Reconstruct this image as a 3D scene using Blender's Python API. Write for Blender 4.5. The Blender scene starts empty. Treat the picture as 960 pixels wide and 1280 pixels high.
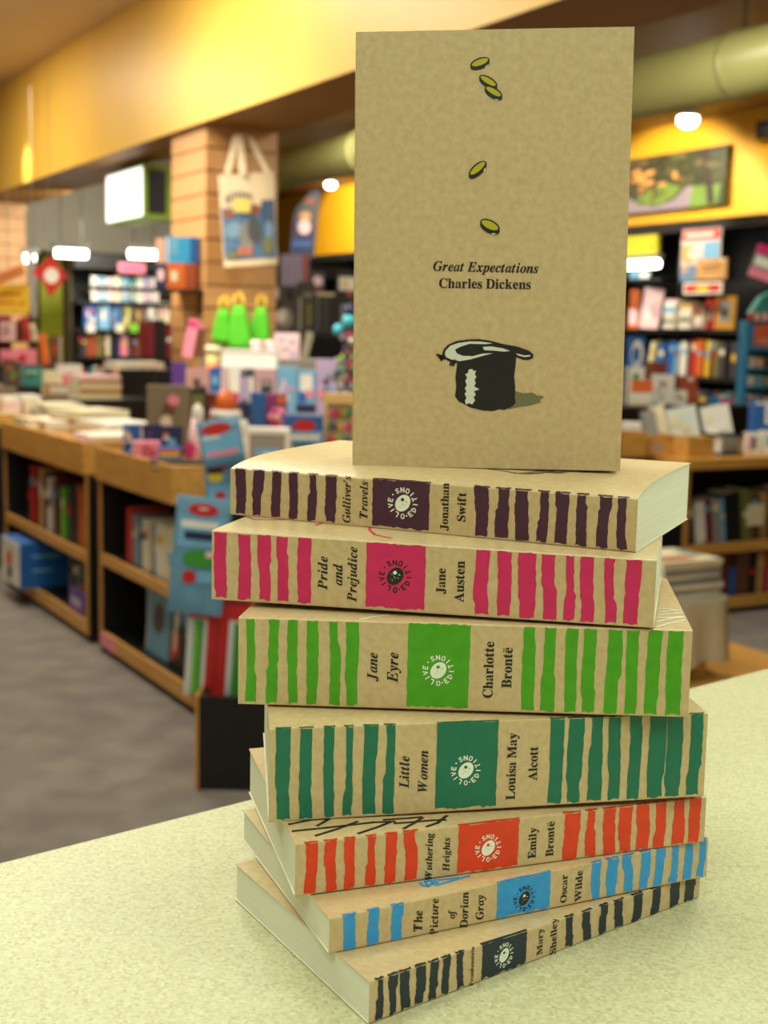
import bpy, math, random, json
from mathutils import Vector, Matrix
sc = bpy.context.scene
COL = sc.collection
R = math.radians
# ------------------------------------------------------------------ camera, world, lights, exposure
FP, PITCH, ROLL, TH = 1646.78, 0.132128, 0.0216063, 0.520874   # focal length in px of a 960x1280 frame
CAMZ, DESKZ = 1.35, 1.35-0.2603
_f = Vector((0, math.cos(PITCH), -math.sin(PITCH))); _r0 = Vector((1, 0, 0)); _u0 = _r0.cross(_f)
RT = _r0*math.cos(ROLL)+_u0*math.sin(ROLL); UP = -_r0*math.sin(ROLL)+_u0*math.cos(ROLL); FW = _f
CO = Vector((0, 0, CAMZ))
cd = bpy.data.cameras.new('camera'); cam = bpy.data.objects.new('camera', cd); COL.objects.link(cam)
mw = Matrix((RT, UP, -FW)).transposed().to_4x4(); mw.translation = CO; cam.matrix_world = mw
cd.sensor_fit = 'VERTICAL'; cd.sensor_height = 36; cd.lens = FP/1280*36; cd.clip_start = .02
cd.dof.use_dof = True; cd.dof.focus_distance = .575; cd.dof.aperture_fstop = 13.5
sc.camera = cam
sc.view_settings.view_transform = 'Standard'; sc.view_settings.look = 'None'
sc.view_settings.exposure = 0.0; sc.view_settings.gamma = 1
sc.view_settings.use_curve_mapping = False
wd = bpy.data.worlds.new('world'); sc.world = wd; wd.use_nodes = True
wd.node_tree.nodes['Background'].inputs[0].default_value = (.82, .83, .63, 1)
wd.node_tree.nodes['Background'].inputs[1].default_value = .30
A = Vector((-math.sin(TH), math.cos(TH), 0)); B = Vector((math.cos(TH), math.sin(TH), 0))
def W(b, a, z): return B*b+A*a+Vector((0, 0, z))
def light(kind, loc, energy, color, size=.5, target=None, size_y=None, angle=None, blend=.3):
    l = bpy.data.lights.new('shop_or_fill_lamp', kind); l.energy = energy; l.color = color
    if kind == 'AREA':
        l.size = size
        if size_y: l.shape = 'RECTANGLE'; l.size_y = size_y
    else: l.shadow_soft_size = size
    if kind == 'SPOT': l.spot_size = R(angle or 60); l.spot_blend = blend
    o = bpy.data.objects.new('shop_or_fill_lamp', l); COL.objects.link(o); o.location = loc
    if target is not None: o.rotation_euler = (Vector(target)-Vector(loc)).to_track_quat('-Z', 'Y').to_euler()
    return o
WARM = (1, .86, .64); NEUT = (1, .93, .74); COOL = (.90, 1, .80)
light('AREA', (-.55, .95, 3.0), 21, COOL, .9, (-.05, .7, 1.1))              # fluorescent panel over the till
light('AREA', (-.3, -.9, 2.9), 27, COOL, 1.1, (.05, .65, 1.25))                # unseen fill light added behind the camera to brighten the cover fronts
light('AREA', (.9, 1.9, 3.0), 24, COOL, 1.0, (.2, .9, 1.1))
light('AREA', W(1.0, 3.4, 3.15), 46, NEUT, 1.2, W(1.2, 3.4, 0))
light('AREA', W(1.5, 6.2, 3.15), 75, NEUT, 1.2, W(2.0, 6.2, 0))
light('AREA', W(1.2, 9.5, 3.15), 75, WARM, 1.4, W(1.6, 9.5, 0))
light('AREA', W(4.0, 4.6, 2.8), 40, NEUT, .8, W(4.6, 5.4, 0))
light('AREA', W(4.2, 8.5, 3.0), 90, NEUT, 1.0, W(4.2, 8.8, 0))
light('AREA', W(5.9, 11.5, 3.0), 60, WARM, .8, W(6.4, 11.5, 0))
light('SPOT', W(6.3, 8.2, 2.95), 160, WARM, .05, W(7.5, 8.4, 2.0), angle=100)
light('SPOT', W(6.3, 6.6, 2.95), 110, WARM, .05, W(7.5, 6.8, 1.9), angle=100)
light('SPOT', W(6.3, 13.6, 2.95), 170, WARM, .05, W(7.5, 13.9, 2.3), angle=90)
light('SPOT', W(2.1, 10.25, 3.0), 70, (1, .95, .8), .03, W(2.72, 10.25, 2.56), angle=26, blend=.9)
light('SPOT', W(3.9, 8.6, 2.3), 45, NEUT, .08, W(5.0, 9.3, 2.75), angle=110, blend=.9)  # added upward fill that brightens the air duct, no fitting belongs to it
light('AREA', (1.5, .2, 2.5), 13, COOL, .7, (.2, .65, 1.2))                 # fill light added on the right to brighten the page ends
light('SPOT', W(.9, 7.6, 2.5), 150, (1, .88, .68), .06, W(2.74, 7.0, 1.85), angle=36, blend=.8)
light('AREA', W(3.4, 10.6, 2.35), 24, NEUT, .6, W(3.6, 12.2, 2.0))  # extra area light added near the strip lights to lift the grey bulkhead
light('SPOT', W(1.6, 5.0, 3.1), 210, (1, .9, .7), .06, W(2.9, 6.0, 1.1), angle=46, blend=.8)

# ------------------------------------------------------------------ pixels to places
def ray(x, y): return FW+RT*((x-480)/FP)-UP*((y-640)/FP)
def on_z(x, y, z): v = ray(x, y); return CO+v*((z-CAMZ)/v.z)
def on_b(x, y, b): v = ray(x, y); return CO+v*(b/v.dot(B))
def on_a(x, y, a): v = ray(x, y); return CO+v*(a/v.dot(A))
def on_y(x, y, k): v = ray(x, y); return CO+v*(k/v.y)
def ba(p): return p.dot(B), p.dot(A), p.z
def depth(p): return (p-CO).dot(FW)

# ------------------------------------------------------------------ colours and materials
def lin(c): return c/12.92 if c <= .04045 else ((c+.055)/1.055)**2.4
def rgb(*c): return tuple(lin(v/255) for v in c)+(1,)
PAL = dict(red=(200, 38, 38), dark_red=(120, 26, 34), orange=(228, 110, 40), tan=(205, 160, 100), cream=(236, 226, 190), white=(240, 238, 230),
  grey=(150, 148, 146), dark_grey=(70, 68, 70), black=(20, 18, 20), navy=(30, 38, 84), blue=(38, 100, 180), light_blue=(120, 180, 222),
  cyan=(70, 190, 215), teal=(50, 135, 130), green=(60, 150, 55), lime=(130, 205, 60), olive=(120, 122, 60), yellow=(240, 200, 50),
  pink=(240, 140, 165), magenta=(205, 40, 120), purple=(90, 55, 140), brown=(110, 68, 40), pale_pink=(245, 205, 212), lilac=(190, 170, 215), rust=(170, 78, 40))
_m = {}
def mat(name, color, rough=.5, metal=0, noise=0, nscale=40, color2=None, emit=0, bump=0, spec=.5, wave=None, detail=4, ramp=(.36, .64)):
    if name in _m: return _m[name]
    m = bpy.data.materials.new(name); m.use_nodes = True; nt = m.node_tree; p = nt.nodes['Principled BSDF']
    c = rgb(*color); p.inputs['Base Color'].default_value = c; p.inputs['Roughness'].default_value = rough
    p.inputs['Metallic'].default_value = metal; p.inputs['Specular IOR Level'].default_value = spec
    if noise or color2 or bump:
        tc = nt.nodes.new('ShaderNodeTexCoord'); n = nt.nodes.new('ShaderNodeTexNoise')
        n.inputs['Scale'].default_value = nscale; n.inputs['Detail'].default_value = detail
        src = tc.outputs['Object']
        if wave:
            mp = nt.nodes.new('ShaderNodeMapping'); mp.inputs['Scale'].default_value = wave; nt.links.new(src, mp.inputs[0]); src = mp.outputs[0]
        nt.links.new(src, n.inputs['Vector'])
        if noise or color2:
            rp = nt.nodes.new('ShaderNodeValToRGB'); rp.color_ramp.elements[0].position = ramp[0]; rp.color_ramp.elements[1].position = ramp[1]
            c2 = rgb(*color2) if color2 else tuple(v*(1-noise) for v in c[:3])+(1,)
            rp.color_ramp.elements[0].color = c2; rp.color_ramp.elements[1].color = c
            nt.links.new(n.outputs['Fac'], rp.inputs[0]); nt.links.new(rp.outputs[0], p.inputs['Base Color'])
        if bump:
            bp = nt.nodes.new('ShaderNodeBump'); bp.inputs['Strength'].default_value = bump; bp.inputs['Distance'].default_value = .002
            nt.links.new(n.outputs['Fac'], bp.inputs['Height']); nt.links.new(bp.outputs[0], p.inputs['Normal'])
    if emit:
        p.inputs['Emission Color'].default_value = c; p.inputs['Emission Strength'].default_value = emit
    _m[name] = m; return m
def pal(n):
    if not isinstance(n, str): return mat('paint_%d_%d_%d' % tuple(n), n, .45, noise=.12, nscale=9)
    return mat('paint_'+n, PAL[n], .45, noise=.12, nscale=9)
BIRCH = mat('birch_plywood', (218, 165, 84), .42, color2=(196, 140, 62), nscale=6, wave=(1, 8, 14))
BIRCHX = mat('birch_plywood_edge', (206, 150, 78), .45, color2=(178, 122, 56), nscale=6, wave=(1, 1, 26))
BLACKP = mat('black_laminate', (17, 16, 17), .45, noise=.2, nscale=30)
PAPER = mat('page_edge', (232, 228, 208), .7, color2=(214, 210, 188), nscale=30, wave=(1, 1, 20))
SLAT = mat('slatwall_oak', (216, 164, 108), .5, color2=(198, 144, 88), nscale=5, wave=(2, 2, 24))
SLAT2 = mat('slatwall_groove', (96, 60, 34), .6)
YEL = mat('yellow_wall_paint', (240, 194, 82), .42, noise=.04, nscale=3)
YEL2 = mat('ochre_wall_paint', (232, 172, 30), .5, noise=.06, nscale=3)
BROWNC = mat('olive_brown_paint', (150, 120, 66), .6, noise=.06, nscale=3)
CEIL = mat('ceiling_paint', (236, 214, 178), .7, noise=.05, nscale=2)
STEEL = mat('brushed_steel', (170, 170, 168), .3, metal=1)
PLAST = mat('clear_bag_film', (222, 226, 230), .18, noise=.05, nscale=12)
def tube_mat(n, c, e): return mat(n, c, .4, emit=e)

# ------------------------------------------------------------------ mesh helpers
class M:
    def __init__(s): s.v = []; s.f = []; s.m = []
    def face(s, pts, mi=0):
        n = len(s.v); s.v += [tuple(p) for p in pts]; s.f.append(tuple(range(n, n+len(pts)))); s.m.append(mi)
    def box(s, x0, x1, y0, y1, z0, z1, mi=0, sk=None):
        n = len(s.v); P = [(x0, y0, z0), (x1, y0, z0), (x1, y1, z0), (x0, y1, z0), (x0, y0, z1), (x1, y0, z1), (x1, y1, z1), (x0, y1, z1)]
        if sk: P = [sk(p) for p in P]
        s.v += P
        for q in ((0, 3, 2, 1), (4, 5, 6, 7), (0, 1, 5, 4), (1, 2, 6, 5), (2, 3, 7, 6), (3, 0, 4, 7)): s.f.append(tuple(n+i for i in q)); s.m.append(mi)
    def cyl(s, p, q, r, r2=None, n=12, mi=0, caps=True):
        p = Vector(p); q = Vector(q); r2 = r if r2 is None else r2; d = (q-p).normalized()
        a = d.orthogonal().normalized(); b = d.cross(a); k = len(s.v)
        for c, rr in ((p, r), (q, r2)):
            for i in range(n):
                t = 2*math.pi*i/n; s.v.append(tuple(c+(a*math.cos(t)+b*math.sin(t))*rr))
        for i in range(n): j = (i+1) % n; s.f.append((k+i, k+j, k+n+j, k+n+i)); s.m.append(mi)
        if caps: s.f.append(tuple(k+i for i in range(n))[::-1]); s.m.append(mi); s.f.append(tuple(k+n+i for i in range(n))); s.m.append(mi)
    def tube(s, pts, r, n=6, mi=0):
        for p, q in zip(pts, pts[1:]): s.cyl(p, q, r, n=n, mi=mi)
    def ell(s, c, rx, ry, rz, nu=14, nv=9, mi=0):
        k = len(s.v)
        for j in range(nv+1):
            ph = math.pi*j/nv
            for i in range(nu):
                t = 2*math.pi*i/nu; s.v.append((c[0]+rx*math.sin(ph)*math.cos(t), c[1]+ry*math.sin(ph)*math.sin(t), c[2]+rz*math.cos(ph)))
        for j in range(nv):
            for i in range(nu):
                i2 = (i+1) % nu; s.f.append((k+j*nu+i, k+(j+1)*nu+i, k+(j+1)*nu+i2, k+j*nu+i2)); s.m.append(mi)
    def prism(s, pts, y0, y1, mi=0):     # outline in x,z extruded along y
        n = len(pts); k = len(s.v)
        s.v += [(x, y0, z) for x, z in pts]+[(x, y1, z) for x, z in pts]
        s.f.append(tuple(range(k, k+n))); s.m.append(mi); s.f.append(tuple(range(k+2*n-1, k+n-1, -1))); s.m.append(mi)
        for i in range(n): j = (i+1) % n; s.f.append((k+i, k+n+i, k+n+j, k+j)); s.m.append(mi)
    def grid(s, fn, nu, nv, mi=0):
        k = len(s.v)
        for j in range(nv+1):
            for i in range(nu+1): s.v.append(tuple(fn(i/nu, j/nv)))
        for j in range(nv):
            for i in range(nu): a = k+j*(nu+1)+i; s.f.append((a, a+1, a+nu+2, a+nu+1)); s.m.append(mi)
    def build(s, name, mats, parent=None, smooth=False, loc=None, rz=None):
        me = bpy.data.meshes.new(name); me.from_pydata(s.v, [], s.f)
        if not isinstance(mats, (list, tuple)): mats = [mats]
        for m in mats: me.materials.append(m)
        me.polygons.foreach_set('material_index', s.m)
        if smooth: me.polygons.foreach_set('use_smooth', [True]*len(s.f))
        me.update()
        return link(name, me, parent, loc, rz)
def link(name, me, parent=None, loc=None, rz=None):
    o = bpy.data.objects.new(name, me); COL.objects.link(o)
    if parent: o.parent = parent
    if loc is not None: o.location = loc
    if rz is not None: o.rotation_euler[2] = rz
    return o
def tag(o, label=None, cat=None, group=None, kind=None):
    if label: o['label'] = label
    if cat: o['category'] = cat
    if group: o['group'] = group
    if kind: o['kind'] = kind
    return o
def thing(name, label, cat, loc=(0, 0, 0), rz=0, group=None):
    o = bpy.data.objects.new(name, None); COL.objects.link(o); o.empty_display_size = .05
    o.location = loc; o.rotation_euler = (0, 0, rz); return tag(o, label, cat, group)
def struct(name, m, mats, **k):
    o = m.build(name, mats, **k); o['kind'] = 'structure'; return o
def fill2d(polys):
    """even-odd filled 2-D outlines -> (verts2d, faces)"""
    cu = bpy.data.curves.new('t', 'CURVE'); cu.dimensions = '2D'; cu.fill_mode = 'BOTH'
    for p in polys:
        sp = cu.splines.new('POLY'); sp.points.add(len(p)-1)
        for i, q in enumerate(p): sp.points[i].co = (q[0]*1000, q[1]*1000, 0, 1)
        sp.use_cyclic_u = True
    o = bpy.data.objects.new('t', cu); me = bpy.data.meshes.new_from_object(o)
    v = [(q.co.x/1000, q.co.y/1000) for q in me.vertices]; f = [tuple(p.vertices) for p in me.polygons]
    bpy.data.objects.remove(o); bpy.data.curves.remove(cu); bpy.data.meshes.remove(me); return v, f
def print_on(m, polys, fn, mi=0):
    """fill outlines in 2-D and lay them on a surface through fn(x, y) -> local 3-D point"""
    v, f = fill2d(polys); k = len(m.v); m.v += [tuple(fn(*q)) for q in v]
    for q in f: m.f.append(tuple(k+i for i in q)); m.m.append(mi)
rnd = random.Random(7)
# ------------------------------------------------------------------ till desk the books stand on
EDGE = math.atan2(.433, .508)
def desk():
    t = thing('counter', 'pale speckled laminate till counter under the pile of books', 'counter', (-.073, .722, 0), EDGE)
    lam = mat('speckled_laminate', (192, 190, 154), .42, color2=(176, 172, 132), nscale=420, detail=3, spec=.45)
    nt = lam.node_tree; p = nt.nodes['Principled BSDF']; tc = nt.nodes.new('ShaderNodeTexCoord')
    vo = nt.nodes.new('ShaderNodeTexVoronoi'); vo.inputs['Scale'].default_value = 620; nt.links.new(tc.outputs['Object'], vo.inputs['Vector'])
    cr = nt.nodes.new('ShaderNodeValToRGB'); e = cr.color_ramp.elements
    e[0].position = 0; e[0].color = rgb(156, 142, 100); e[1].position = 1; e[1].color = rgb(220, 218, 190)
    e2 = cr.color_ramp.elements.new(.35); e2.color = rgb(190, 188, 150)
    nt.links.new(vo.outputs['Color'], cr.inputs[0])
    mx = nt.nodes.new('ShaderNodeMix'); mx.data_type = 'RGBA'; mx.inputs[0].default_value = .45
    src = p.inputs['Base Color'].links[0].from_socket
    nt.links.new(src, mx.inputs[6]); nt.links.new(cr.outputs[0], mx.inputs[7]); nt.links.new(mx.outputs[2], p.inputs['Base Color'])
    m = M(); r = .008; pr = [(-.95, -.04), (-r, -.04)]
    for i in range(7): a = -math.pi/2+math.pi/2*i/6; pr.append((-r+r*math.cos(a), -.04+r+r*math.sin(a)))
    for i in range(7): a = math.pi/2*i/6; pr.append((-r+r*math.cos(a), -r+r*math.sin(a)))
    pr.append((-.95, 0))
    k = len(m.v); n = len(pr); X0, X1 = -1.6, 1.9
    m.v += [(X0, y, DESKZ+z) for y, z in pr]+[(X1, y, DESKZ+z) for y, z in pr]
    for i in range(n): j = (i+1) % n; m.f.append((i, j, n+j, n+i)); m.m.append(0)
    m.f.append(tuple(range(n))[::-1]); m.f.append(tuple(range(n, 2*n))); m.m += [0, 0]
    m.build('worktop', lam, t)
    m = M(); m.box(X0+.05, X1-.05, -.9, -.06, .1, DESKZ-.04); m.build('cabinet_body', BIRCH, t)
    m = M(); m.box(X0+.08, X1-.08, -.87, -.1, 0, .1); m.build('plinth', BLACKP, t)
desk()

# ------------------------------------------------------------------ the classics pile
# letter outlines of a serif face, thousandths of an em, x and y in turn; one list per letter
ITALIC = [[[-40,-6,-40,22,-16,22,4,28,17,44,25,62,112,380,114,401,110,418,94,426,67,429,67,442,67,456,253,456,347,444,416,408,456,348,470,264,464,209,448,156,436,132,402,87,353,43,306,17,270,6,207,-4],[169,27,190,28,229,39,264,60,294,90,330,149,346,196,356,246,360,298,354,354,335,394,305,416,262,424,244,422,235,418,222,392,136,61,135,43,138,34,151,28]],
[[-40,-6,-40,22,-16,22,4,28,17,44,25,62,112,380,114,401,112,414,101,424,67,429,67,456,439,456,412,318,382,318,380,354,376,374,367,390,356,402,340,411,298,422,254,422,236,416,226,396,189,256,186,256,232,258,256,263,274,272,289,284,316,328,344,328,294,130,268,130,268,178,264,191,252,208,230,218,178,222,140,72,134,40,140,33,151,30,196,30,236,34,270,45,301,62,328,86,369,142,396,142,354,-6]],
[[-40,-6,-40,22,-16,22,4,28,17,44,25,62,112,379,114,404,112,414,100,424,67,429,67,456,434,456,405,317,376,317,374,355,369,374,360,389,350,401,315,417,262,422,241,420,232,410,207,320,189,253,184,254,200,253,240,258,269,270,292,290,309,326,338,326,288,129,262,129,261,182,256,198,246,209,219,218,179,220,142,80,136,47,138,36,144,29,156,24,182,21,182,-6]],
[[221,-18,175,-14,134,-4,99,12,69,34,46,63,28,96,18,134,15,175,19,225,42,296,67,340,100,380,138,414,195,445,248,462,286,468,338,466,418,450,427,454,437,468,464,468,434,311,404,311,402,344,388,388,364,416,330,430,288,430,246,412,206,374,188,349,172,319,143,248,134,212,126,144,128,116,134,90,143,70,156,52,172,38,190,28,212,22,238,20,266,24,284,33,296,50,324,146,329,185,326,193,316,198,280,201,280,229,481,229,481,200,454,197,442,181,400,26,356,7,312,-6,268,-14]],
[[-40,-6,-40,22,-16,22,4,28,17,44,25,62,112,379,114,404,112,414,100,424,67,429,67,456,290,456,290,428,251,424,241,417,233,406,222,377,188,258,336,258,367,370,372,404,370,414,364,422,350,426,324,429,324,456,548,456,548,428,524,428,504,422,492,408,484,392,397,70,394,48,396,36,408,26,440,21,440,-6,218,-6,218,22,256,26,270,38,279,52,326,215,177,215,142,80,136,48,138,37,145,30,158,24,182,20,182,-6]],
[[32,-75,-12,-70,-45,-57,-66,-33,-72,0,-68,20,-58,38,-40,49,-20,53,-1,50,19,36,26,20,24,-2,12,-34,28,-37,44,-25,62,20,159,380,162,401,160,414,148,423,114,429,114,456,336,456,336,428,298,424,284,412,276,398,264,364,178,42,158,-11,143,-31,126,-48,108,-60,85,-68]],
[[-40,-6,-40,22,-16,22,4,28,17,44,25,62,112,380,114,401,112,414,100,424,66,429,66,456,290,456,290,428,251,424,236,412,220,376,142,81,135,39,144,34,188,30,219,31,272,44,295,55,334,88,368,140,400,140,355,-6]],
[[-40,-6,-40,22,-16,22,4,28,17,44,25,62,112,379,114,400,112,414,100,423,67,429,67,456,260,456,326,450,376,430,406,394,416,346,414,327,402,291,378,259,362,246,325,226,272,213,176,209,142,80,136,47,138,36,144,29,182,21,182,-6],[198,244,224,246,246,252,264,261,278,274,290,292,304,336,306,362,302,390,292,408,276,418,252,422,234,416,226,400,186,244,182,244]],
[[38,-6,38,22,76,28,88,37,98,52,197,422,202,421,176,420,140,408,107,384,92,368,68,324,40,324,67,456,444,456,423,316,394,316,385,366,369,396,344,414,308,420,311,420,211,50,214,36,219,30,258,22,258,-6]],
[[73,-18,76,378,70,403,60,418,42,426,24,427,24,456,219,456,219,428,190,418,182,398,178,212,172,160,198,214,290,368,290,400,286,414,270,426,244,428,244,456,436,456,436,429,408,423,398,408,390,210,383,162,410,221,514,396,517,410,510,424,502,427,478,428,478,456,614,456,614,430,598,426,581,418,552,383,311,-18,280,-18,287,234,295,316,251,231,102,-18]],
[[53,-10,24,-4,11,3,-8,26,-18,56,-16,110,2,166,31,220,69,265,105,292,146,308,165,310,184,308,198,300,209,285,214,266,224,304,298,304,236,88,230,56,232,44,238,42,258,53,284,88,301,78,275,40,249,12,223,-4,197,-10,178,-7,165,2,157,15,154,34,162,75,138,38,112,12,84,-4],[92,42,116,50,138,74,158,108,180,162,192,202,197,248,191,272,183,278,172,280,150,270,126,244,102,204,80,147,67,97,68,64,73,52,81,44]],
[[93,-16,48,-8,29,2,13,14,0,31,-14,72,-16,98,-9,148,11,198,42,244,84,282,108,296,155,314,178,316,212,311,227,304,250,286,261,262,262,238,255,219,242,206,214,198,189,204,173,222,170,238,172,250,182,270,182,278,172,282,159,279,136,256,113,220,94,175,86,143,80,99,84,72,99,48,122,40,141,44,160,54,180,73,203,104,230,84,198,39,166,9,130,-10]],
[[55,-16,23,-9,10,-1,-10,24,-16,41,-20,60,-20,98,-14,132,-3,167,14,201,35,234,60,264,96,294,118,306,141,313,164,316,192,312,210,303,234,392,237,412,232,423,199,426,199,456,270,464,350,476,236,50,240,48,250,56,280,97,305,80,262,21,238,-2,226,-10,198,-16,178,-12,163,-2,154,14,151,34,155,66,164,76,156,52,116,7,88,-10],[96,48,116,56,144,90,163,128,183,183,194,232,194,262,185,276,166,274,146,257,125,228,99,178,84,138,74,100,73,71,79,55]],
[[88,-16,45,-8,28,2,12,14,-1,31,-10,51,-17,98,-12,136,0,174,20,210,59,259,90,285,124,304,158,314,193,314,222,306,243,288,250,276,255,248,252,226,244,206,230,187,210,169,186,152,156,138,84,119,80,88,84,68,98,48,112,42,138,45,155,56,172,73,194,104,222,85,193,39,162,9,126,-10],[90,153,137,176,167,204,184,238,186,270,180,278,172,282,152,274,142,264,119,229]],
[[-66,-145,-92,-141,-103,-136,-120,-119,-130,-97,-128,-68,-114,-48,-99,-42,-83,-42,-64,-52,-56,-64,-54,-85,-64,-110,-54,-110,-44,-104,-29,-83,-16,-50,-2,4,52,270,6,270,14,309,62,309,86,379,102,408,121,432,142,452,164,465,187,474,212,476,243,472,268,460,283,442,288,418,286,400,278,386,264,378,240,376,220,386,209,406,210,424,218,442,207,442,192,426,175,392,152,309,208,309,202,270,145,270,102,70,82,0,58,-58,30,-100,-2,-129,-22,-138]],
[[77,-145,22,-140,-2,-133,-36,-112,-48,-98,-55,-84,-56,-53,-44,-30,-22,-12,24,6,2,24,-6,37,-8,61,8,88,27,104,48,114,22,134,6,164,4,206,14,237,34,266,76,298,112,312,149,316,176,314,202,307,246,282,309,282,304,242,280,242,269,242,268,247,270,225,264,190,249,160,225,134,176,108,138,99,85,100,72,87,73,81,84,73,161,48,204,26,228,2,234,-10,239,-36,234,-67,227,-80,218,-94,192,-116,141,-138],[116,131,138,140,152,155,164,177,174,204,178,232,177,263,172,274,166,280,156,282,141,278,126,264,106,232,98,206,92,178,94,148,98,138,106,133],[84,-111,127,-103,146,-90,154,-74,154,-58,145,-44,105,-25,61,-10,25,-34,16,-48,14,-72,24,-88,56,-107]],
[[210,-16,188,-12,172,-1,162,17,159,41,172,100,216,238,216,251,210,254,194,250,176,237,157,214,136,182,98,98,68,-6,-26,-6,83,404,84,416,80,423,42,426,42,456,92,460,194,476,139,264,115,197,128,228,164,270,198,299,215,308,252,316,276,312,294,302,306,284,309,260,304,222,256,74,252,52,256,49,262,52,272,61,304,106,328,92,298,42,269,10,240,-9]],
[[132,366,112,369,96,380,85,396,82,416,85,436,96,452,112,462,132,466,151,462,167,452,178,436,182,416,178,396,167,380,151,369],[50,-14,17,-6,2,9,-4,29,-2,66,47,250,42,263,14,266,12,295,157,316,90,56,94,48,110,58,140,98,164,82,134,38,107,10,78,-8]],
[[136,366,116,369,100,380,88,396,84,416,88,436,100,452,116,462,136,466,155,462,171,452,182,436,186,416,182,396,171,380,155,369],[-66,-146,-95,-142,-108,-137,-128,-121,-138,-99,-137,-69,-128,-55,-116,-46,-100,-43,-77,-49,-66,-59,-61,-72,-62,-92,-72,-110,-58,-110,-43,-96,-24,-41,50,248,46,263,17,266,16,295,160,316,88,30,62,-46,30,-102,10,-122,-12,-136,-38,-144]],
[[204,-16,172,-8,148,16,130,64,116,134,102,122,68,-6,-26,-6,84,408,82,420,77,424,42,426,42,456,92,460,194,476,132,240,112,172,118,180,173,226,196,248,207,268,203,276,174,280,174,310,324,310,324,281,298,276,282,268,195,199,212,102,230,55,236,50,246,50,262,68,274,91,300,78,276,35,254,8,230,-10]],
[[40,-16,16,-12,-1,-1,-12,16,-16,40,-10,80,80,410,76,424,46,427,46,455,190,476,78,56,81,48,90,50,112,72,130,97,152,80,122,36,97,8,70,-10]],
[[380,-14,358,-10,342,0,332,18,329,42,342,101,386,238,386,252,380,255,368,252,354,244,340,230,306,184,273,108,234,-6,144,-6,217,232,219,252,213,255,190,246,172,230,132,168,94,81,70,-6,-22,-6,44,246,46,254,42,263,24,266,12,266,10,294,158,316,130,220,116,194,130,225,166,270,200,299,218,308,256,316,280,312,298,302,309,284,312,260,308,230,299,217,310,243,326,262,357,292,372,302,406,314,422,316,446,312,464,302,476,284,479,260,478,243,467,198,426,74,422,53,426,50,437,55,470,99,494,82,464,38,437,10,410,-8]],
[[212,-16,191,-12,174,-1,165,17,162,41,174,100,218,238,219,251,213,254,198,250,180,238,162,218,132,168,94,81,70,-6,-22,-6,46,252,42,263,12,266,10,294,158,316,130,220,116,194,130,225,148,249,183,286,200,299,237,314,256,316,280,312,298,302,309,284,311,244,300,199,255,52,260,49,270,54,302,98,328,82,296,38,270,8,242,-10]],
[[96,-16,52,-8,32,2,16,16,2,32,-8,52,-14,74,-16,98,-12,136,9,194,30,228,58,260,88,286,122,304,157,314,176,316,224,308,243,298,260,286,274,268,283,250,289,228,291,203,287,166,267,109,246,74,219,42,188,16,154,-4,116,-14],[104,20,122,28,150,64,168,104,188,164,198,219,198,260,192,272,184,280,172,282,152,274,125,239,106,200,88,140,76,82,77,40,82,28,91,22]],
[[-84,-145,-84,-115,-64,-114,-54,-109,-41,-88,44,236,46,252,43,262,10,268,10,296,152,316,135,257,124,242,146,276,172,298,200,311,228,316,259,310,284,292,292,278,302,244,302,204,294,162,278,120,257,81,215,32,166,-3,132,-14,114,-16,88,-11,72,-3,52,-76,51,-102,54,-108,61,-112,92,-116,92,-145],[102,21,124,28,138,43,173,100,202,180,207,214,206,238,202,248,192,256,166,249,146,228,126,192,109,140,84,44,88,25]],
[[-22,-6,46,252,42,263,12,266,10,294,158,316,129,217,114,188,117,207,140,246,160,276,180,297,200,310,222,316,241,312,254,302,263,286,266,265,262,244,254,226,239,216,220,212,198,218,180,235,162,220,132,172,116,136,93,73,70,-6]],
[[90,-16,62,-12,18,1,6,-1,-4,-13,-31,-9,-12,116,18,110,25,68,38,40,56,26,82,20,96,22,106,28,112,38,113,58,105,80,54,147,33,183,23,216,24,246,38,278,50,290,80,309,97,314,130,314,184,302,201,303,209,313,236,313,220,198,192,202,182,240,170,264,154,278,133,282,121,280,108,270,103,256,109,234,117,220,161,166,185,126,196,91,192,56,182,32,156,4,120,-12]],
[[30,-16,8,-12,-8,-2,-18,16,-22,38,-18,66,38,268,7,268,7,300,44,318,75,339,104,367,132,404,170,404,142,306,194,306,184,268,131,268,74,70,74,51,77,47,94,58,126,103,152,86,120,40,92,10,62,-9]],
[[46,-16,22,-12,4,-1,-8,17,-10,40,-2,88,36,226,40,254,36,263,30,266,7,266,6,294,153,316,84,70,82,49,88,46,104,50,121,62,140,85,162,116,200,200,231,307,324,306,256,56,261,50,271,55,304,99,330,82,298,38,258,-2,230,-14,204,-14,185,-7,178,0,171,8,164,28,164,48,170,80,182,103,169,72,135,30,118,14,84,-8]],
[[42,-16,40,128,34,215,27,248,20,260,14,266,-7,266,-8,296,98,316,106,310,116,278,124,222,128,154,129,96,126,98,169,155,188,186,198,213,195,223,178,244,170,262,170,280,176,296,188,308,214,316,232,312,247,302,257,286,260,265,250,220,220,164,198,132,139,62,65,-14]],
[[-1,-17,-30,-10,-43,2,-51,29,-44,54,-24,72,-8,74,42,62,50,68,88,130,68,237,60,262,55,269,45,272,11,272,11,300,108,315,132,312,142,302,148,290,161,230,159,228,167,244,194,279,219,303,232,310,246,316,271,316,294,304,307,281,307,263,302,248,285,232,270,228,226,242,216,242,170,182,188,88,200,58,206,51,218,51,255,90,278,73,222,6,198,-10,170,-16,143,-8,123,12,108,45,100,83,99,76,58,14,40,-3,20,-14]],
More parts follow.
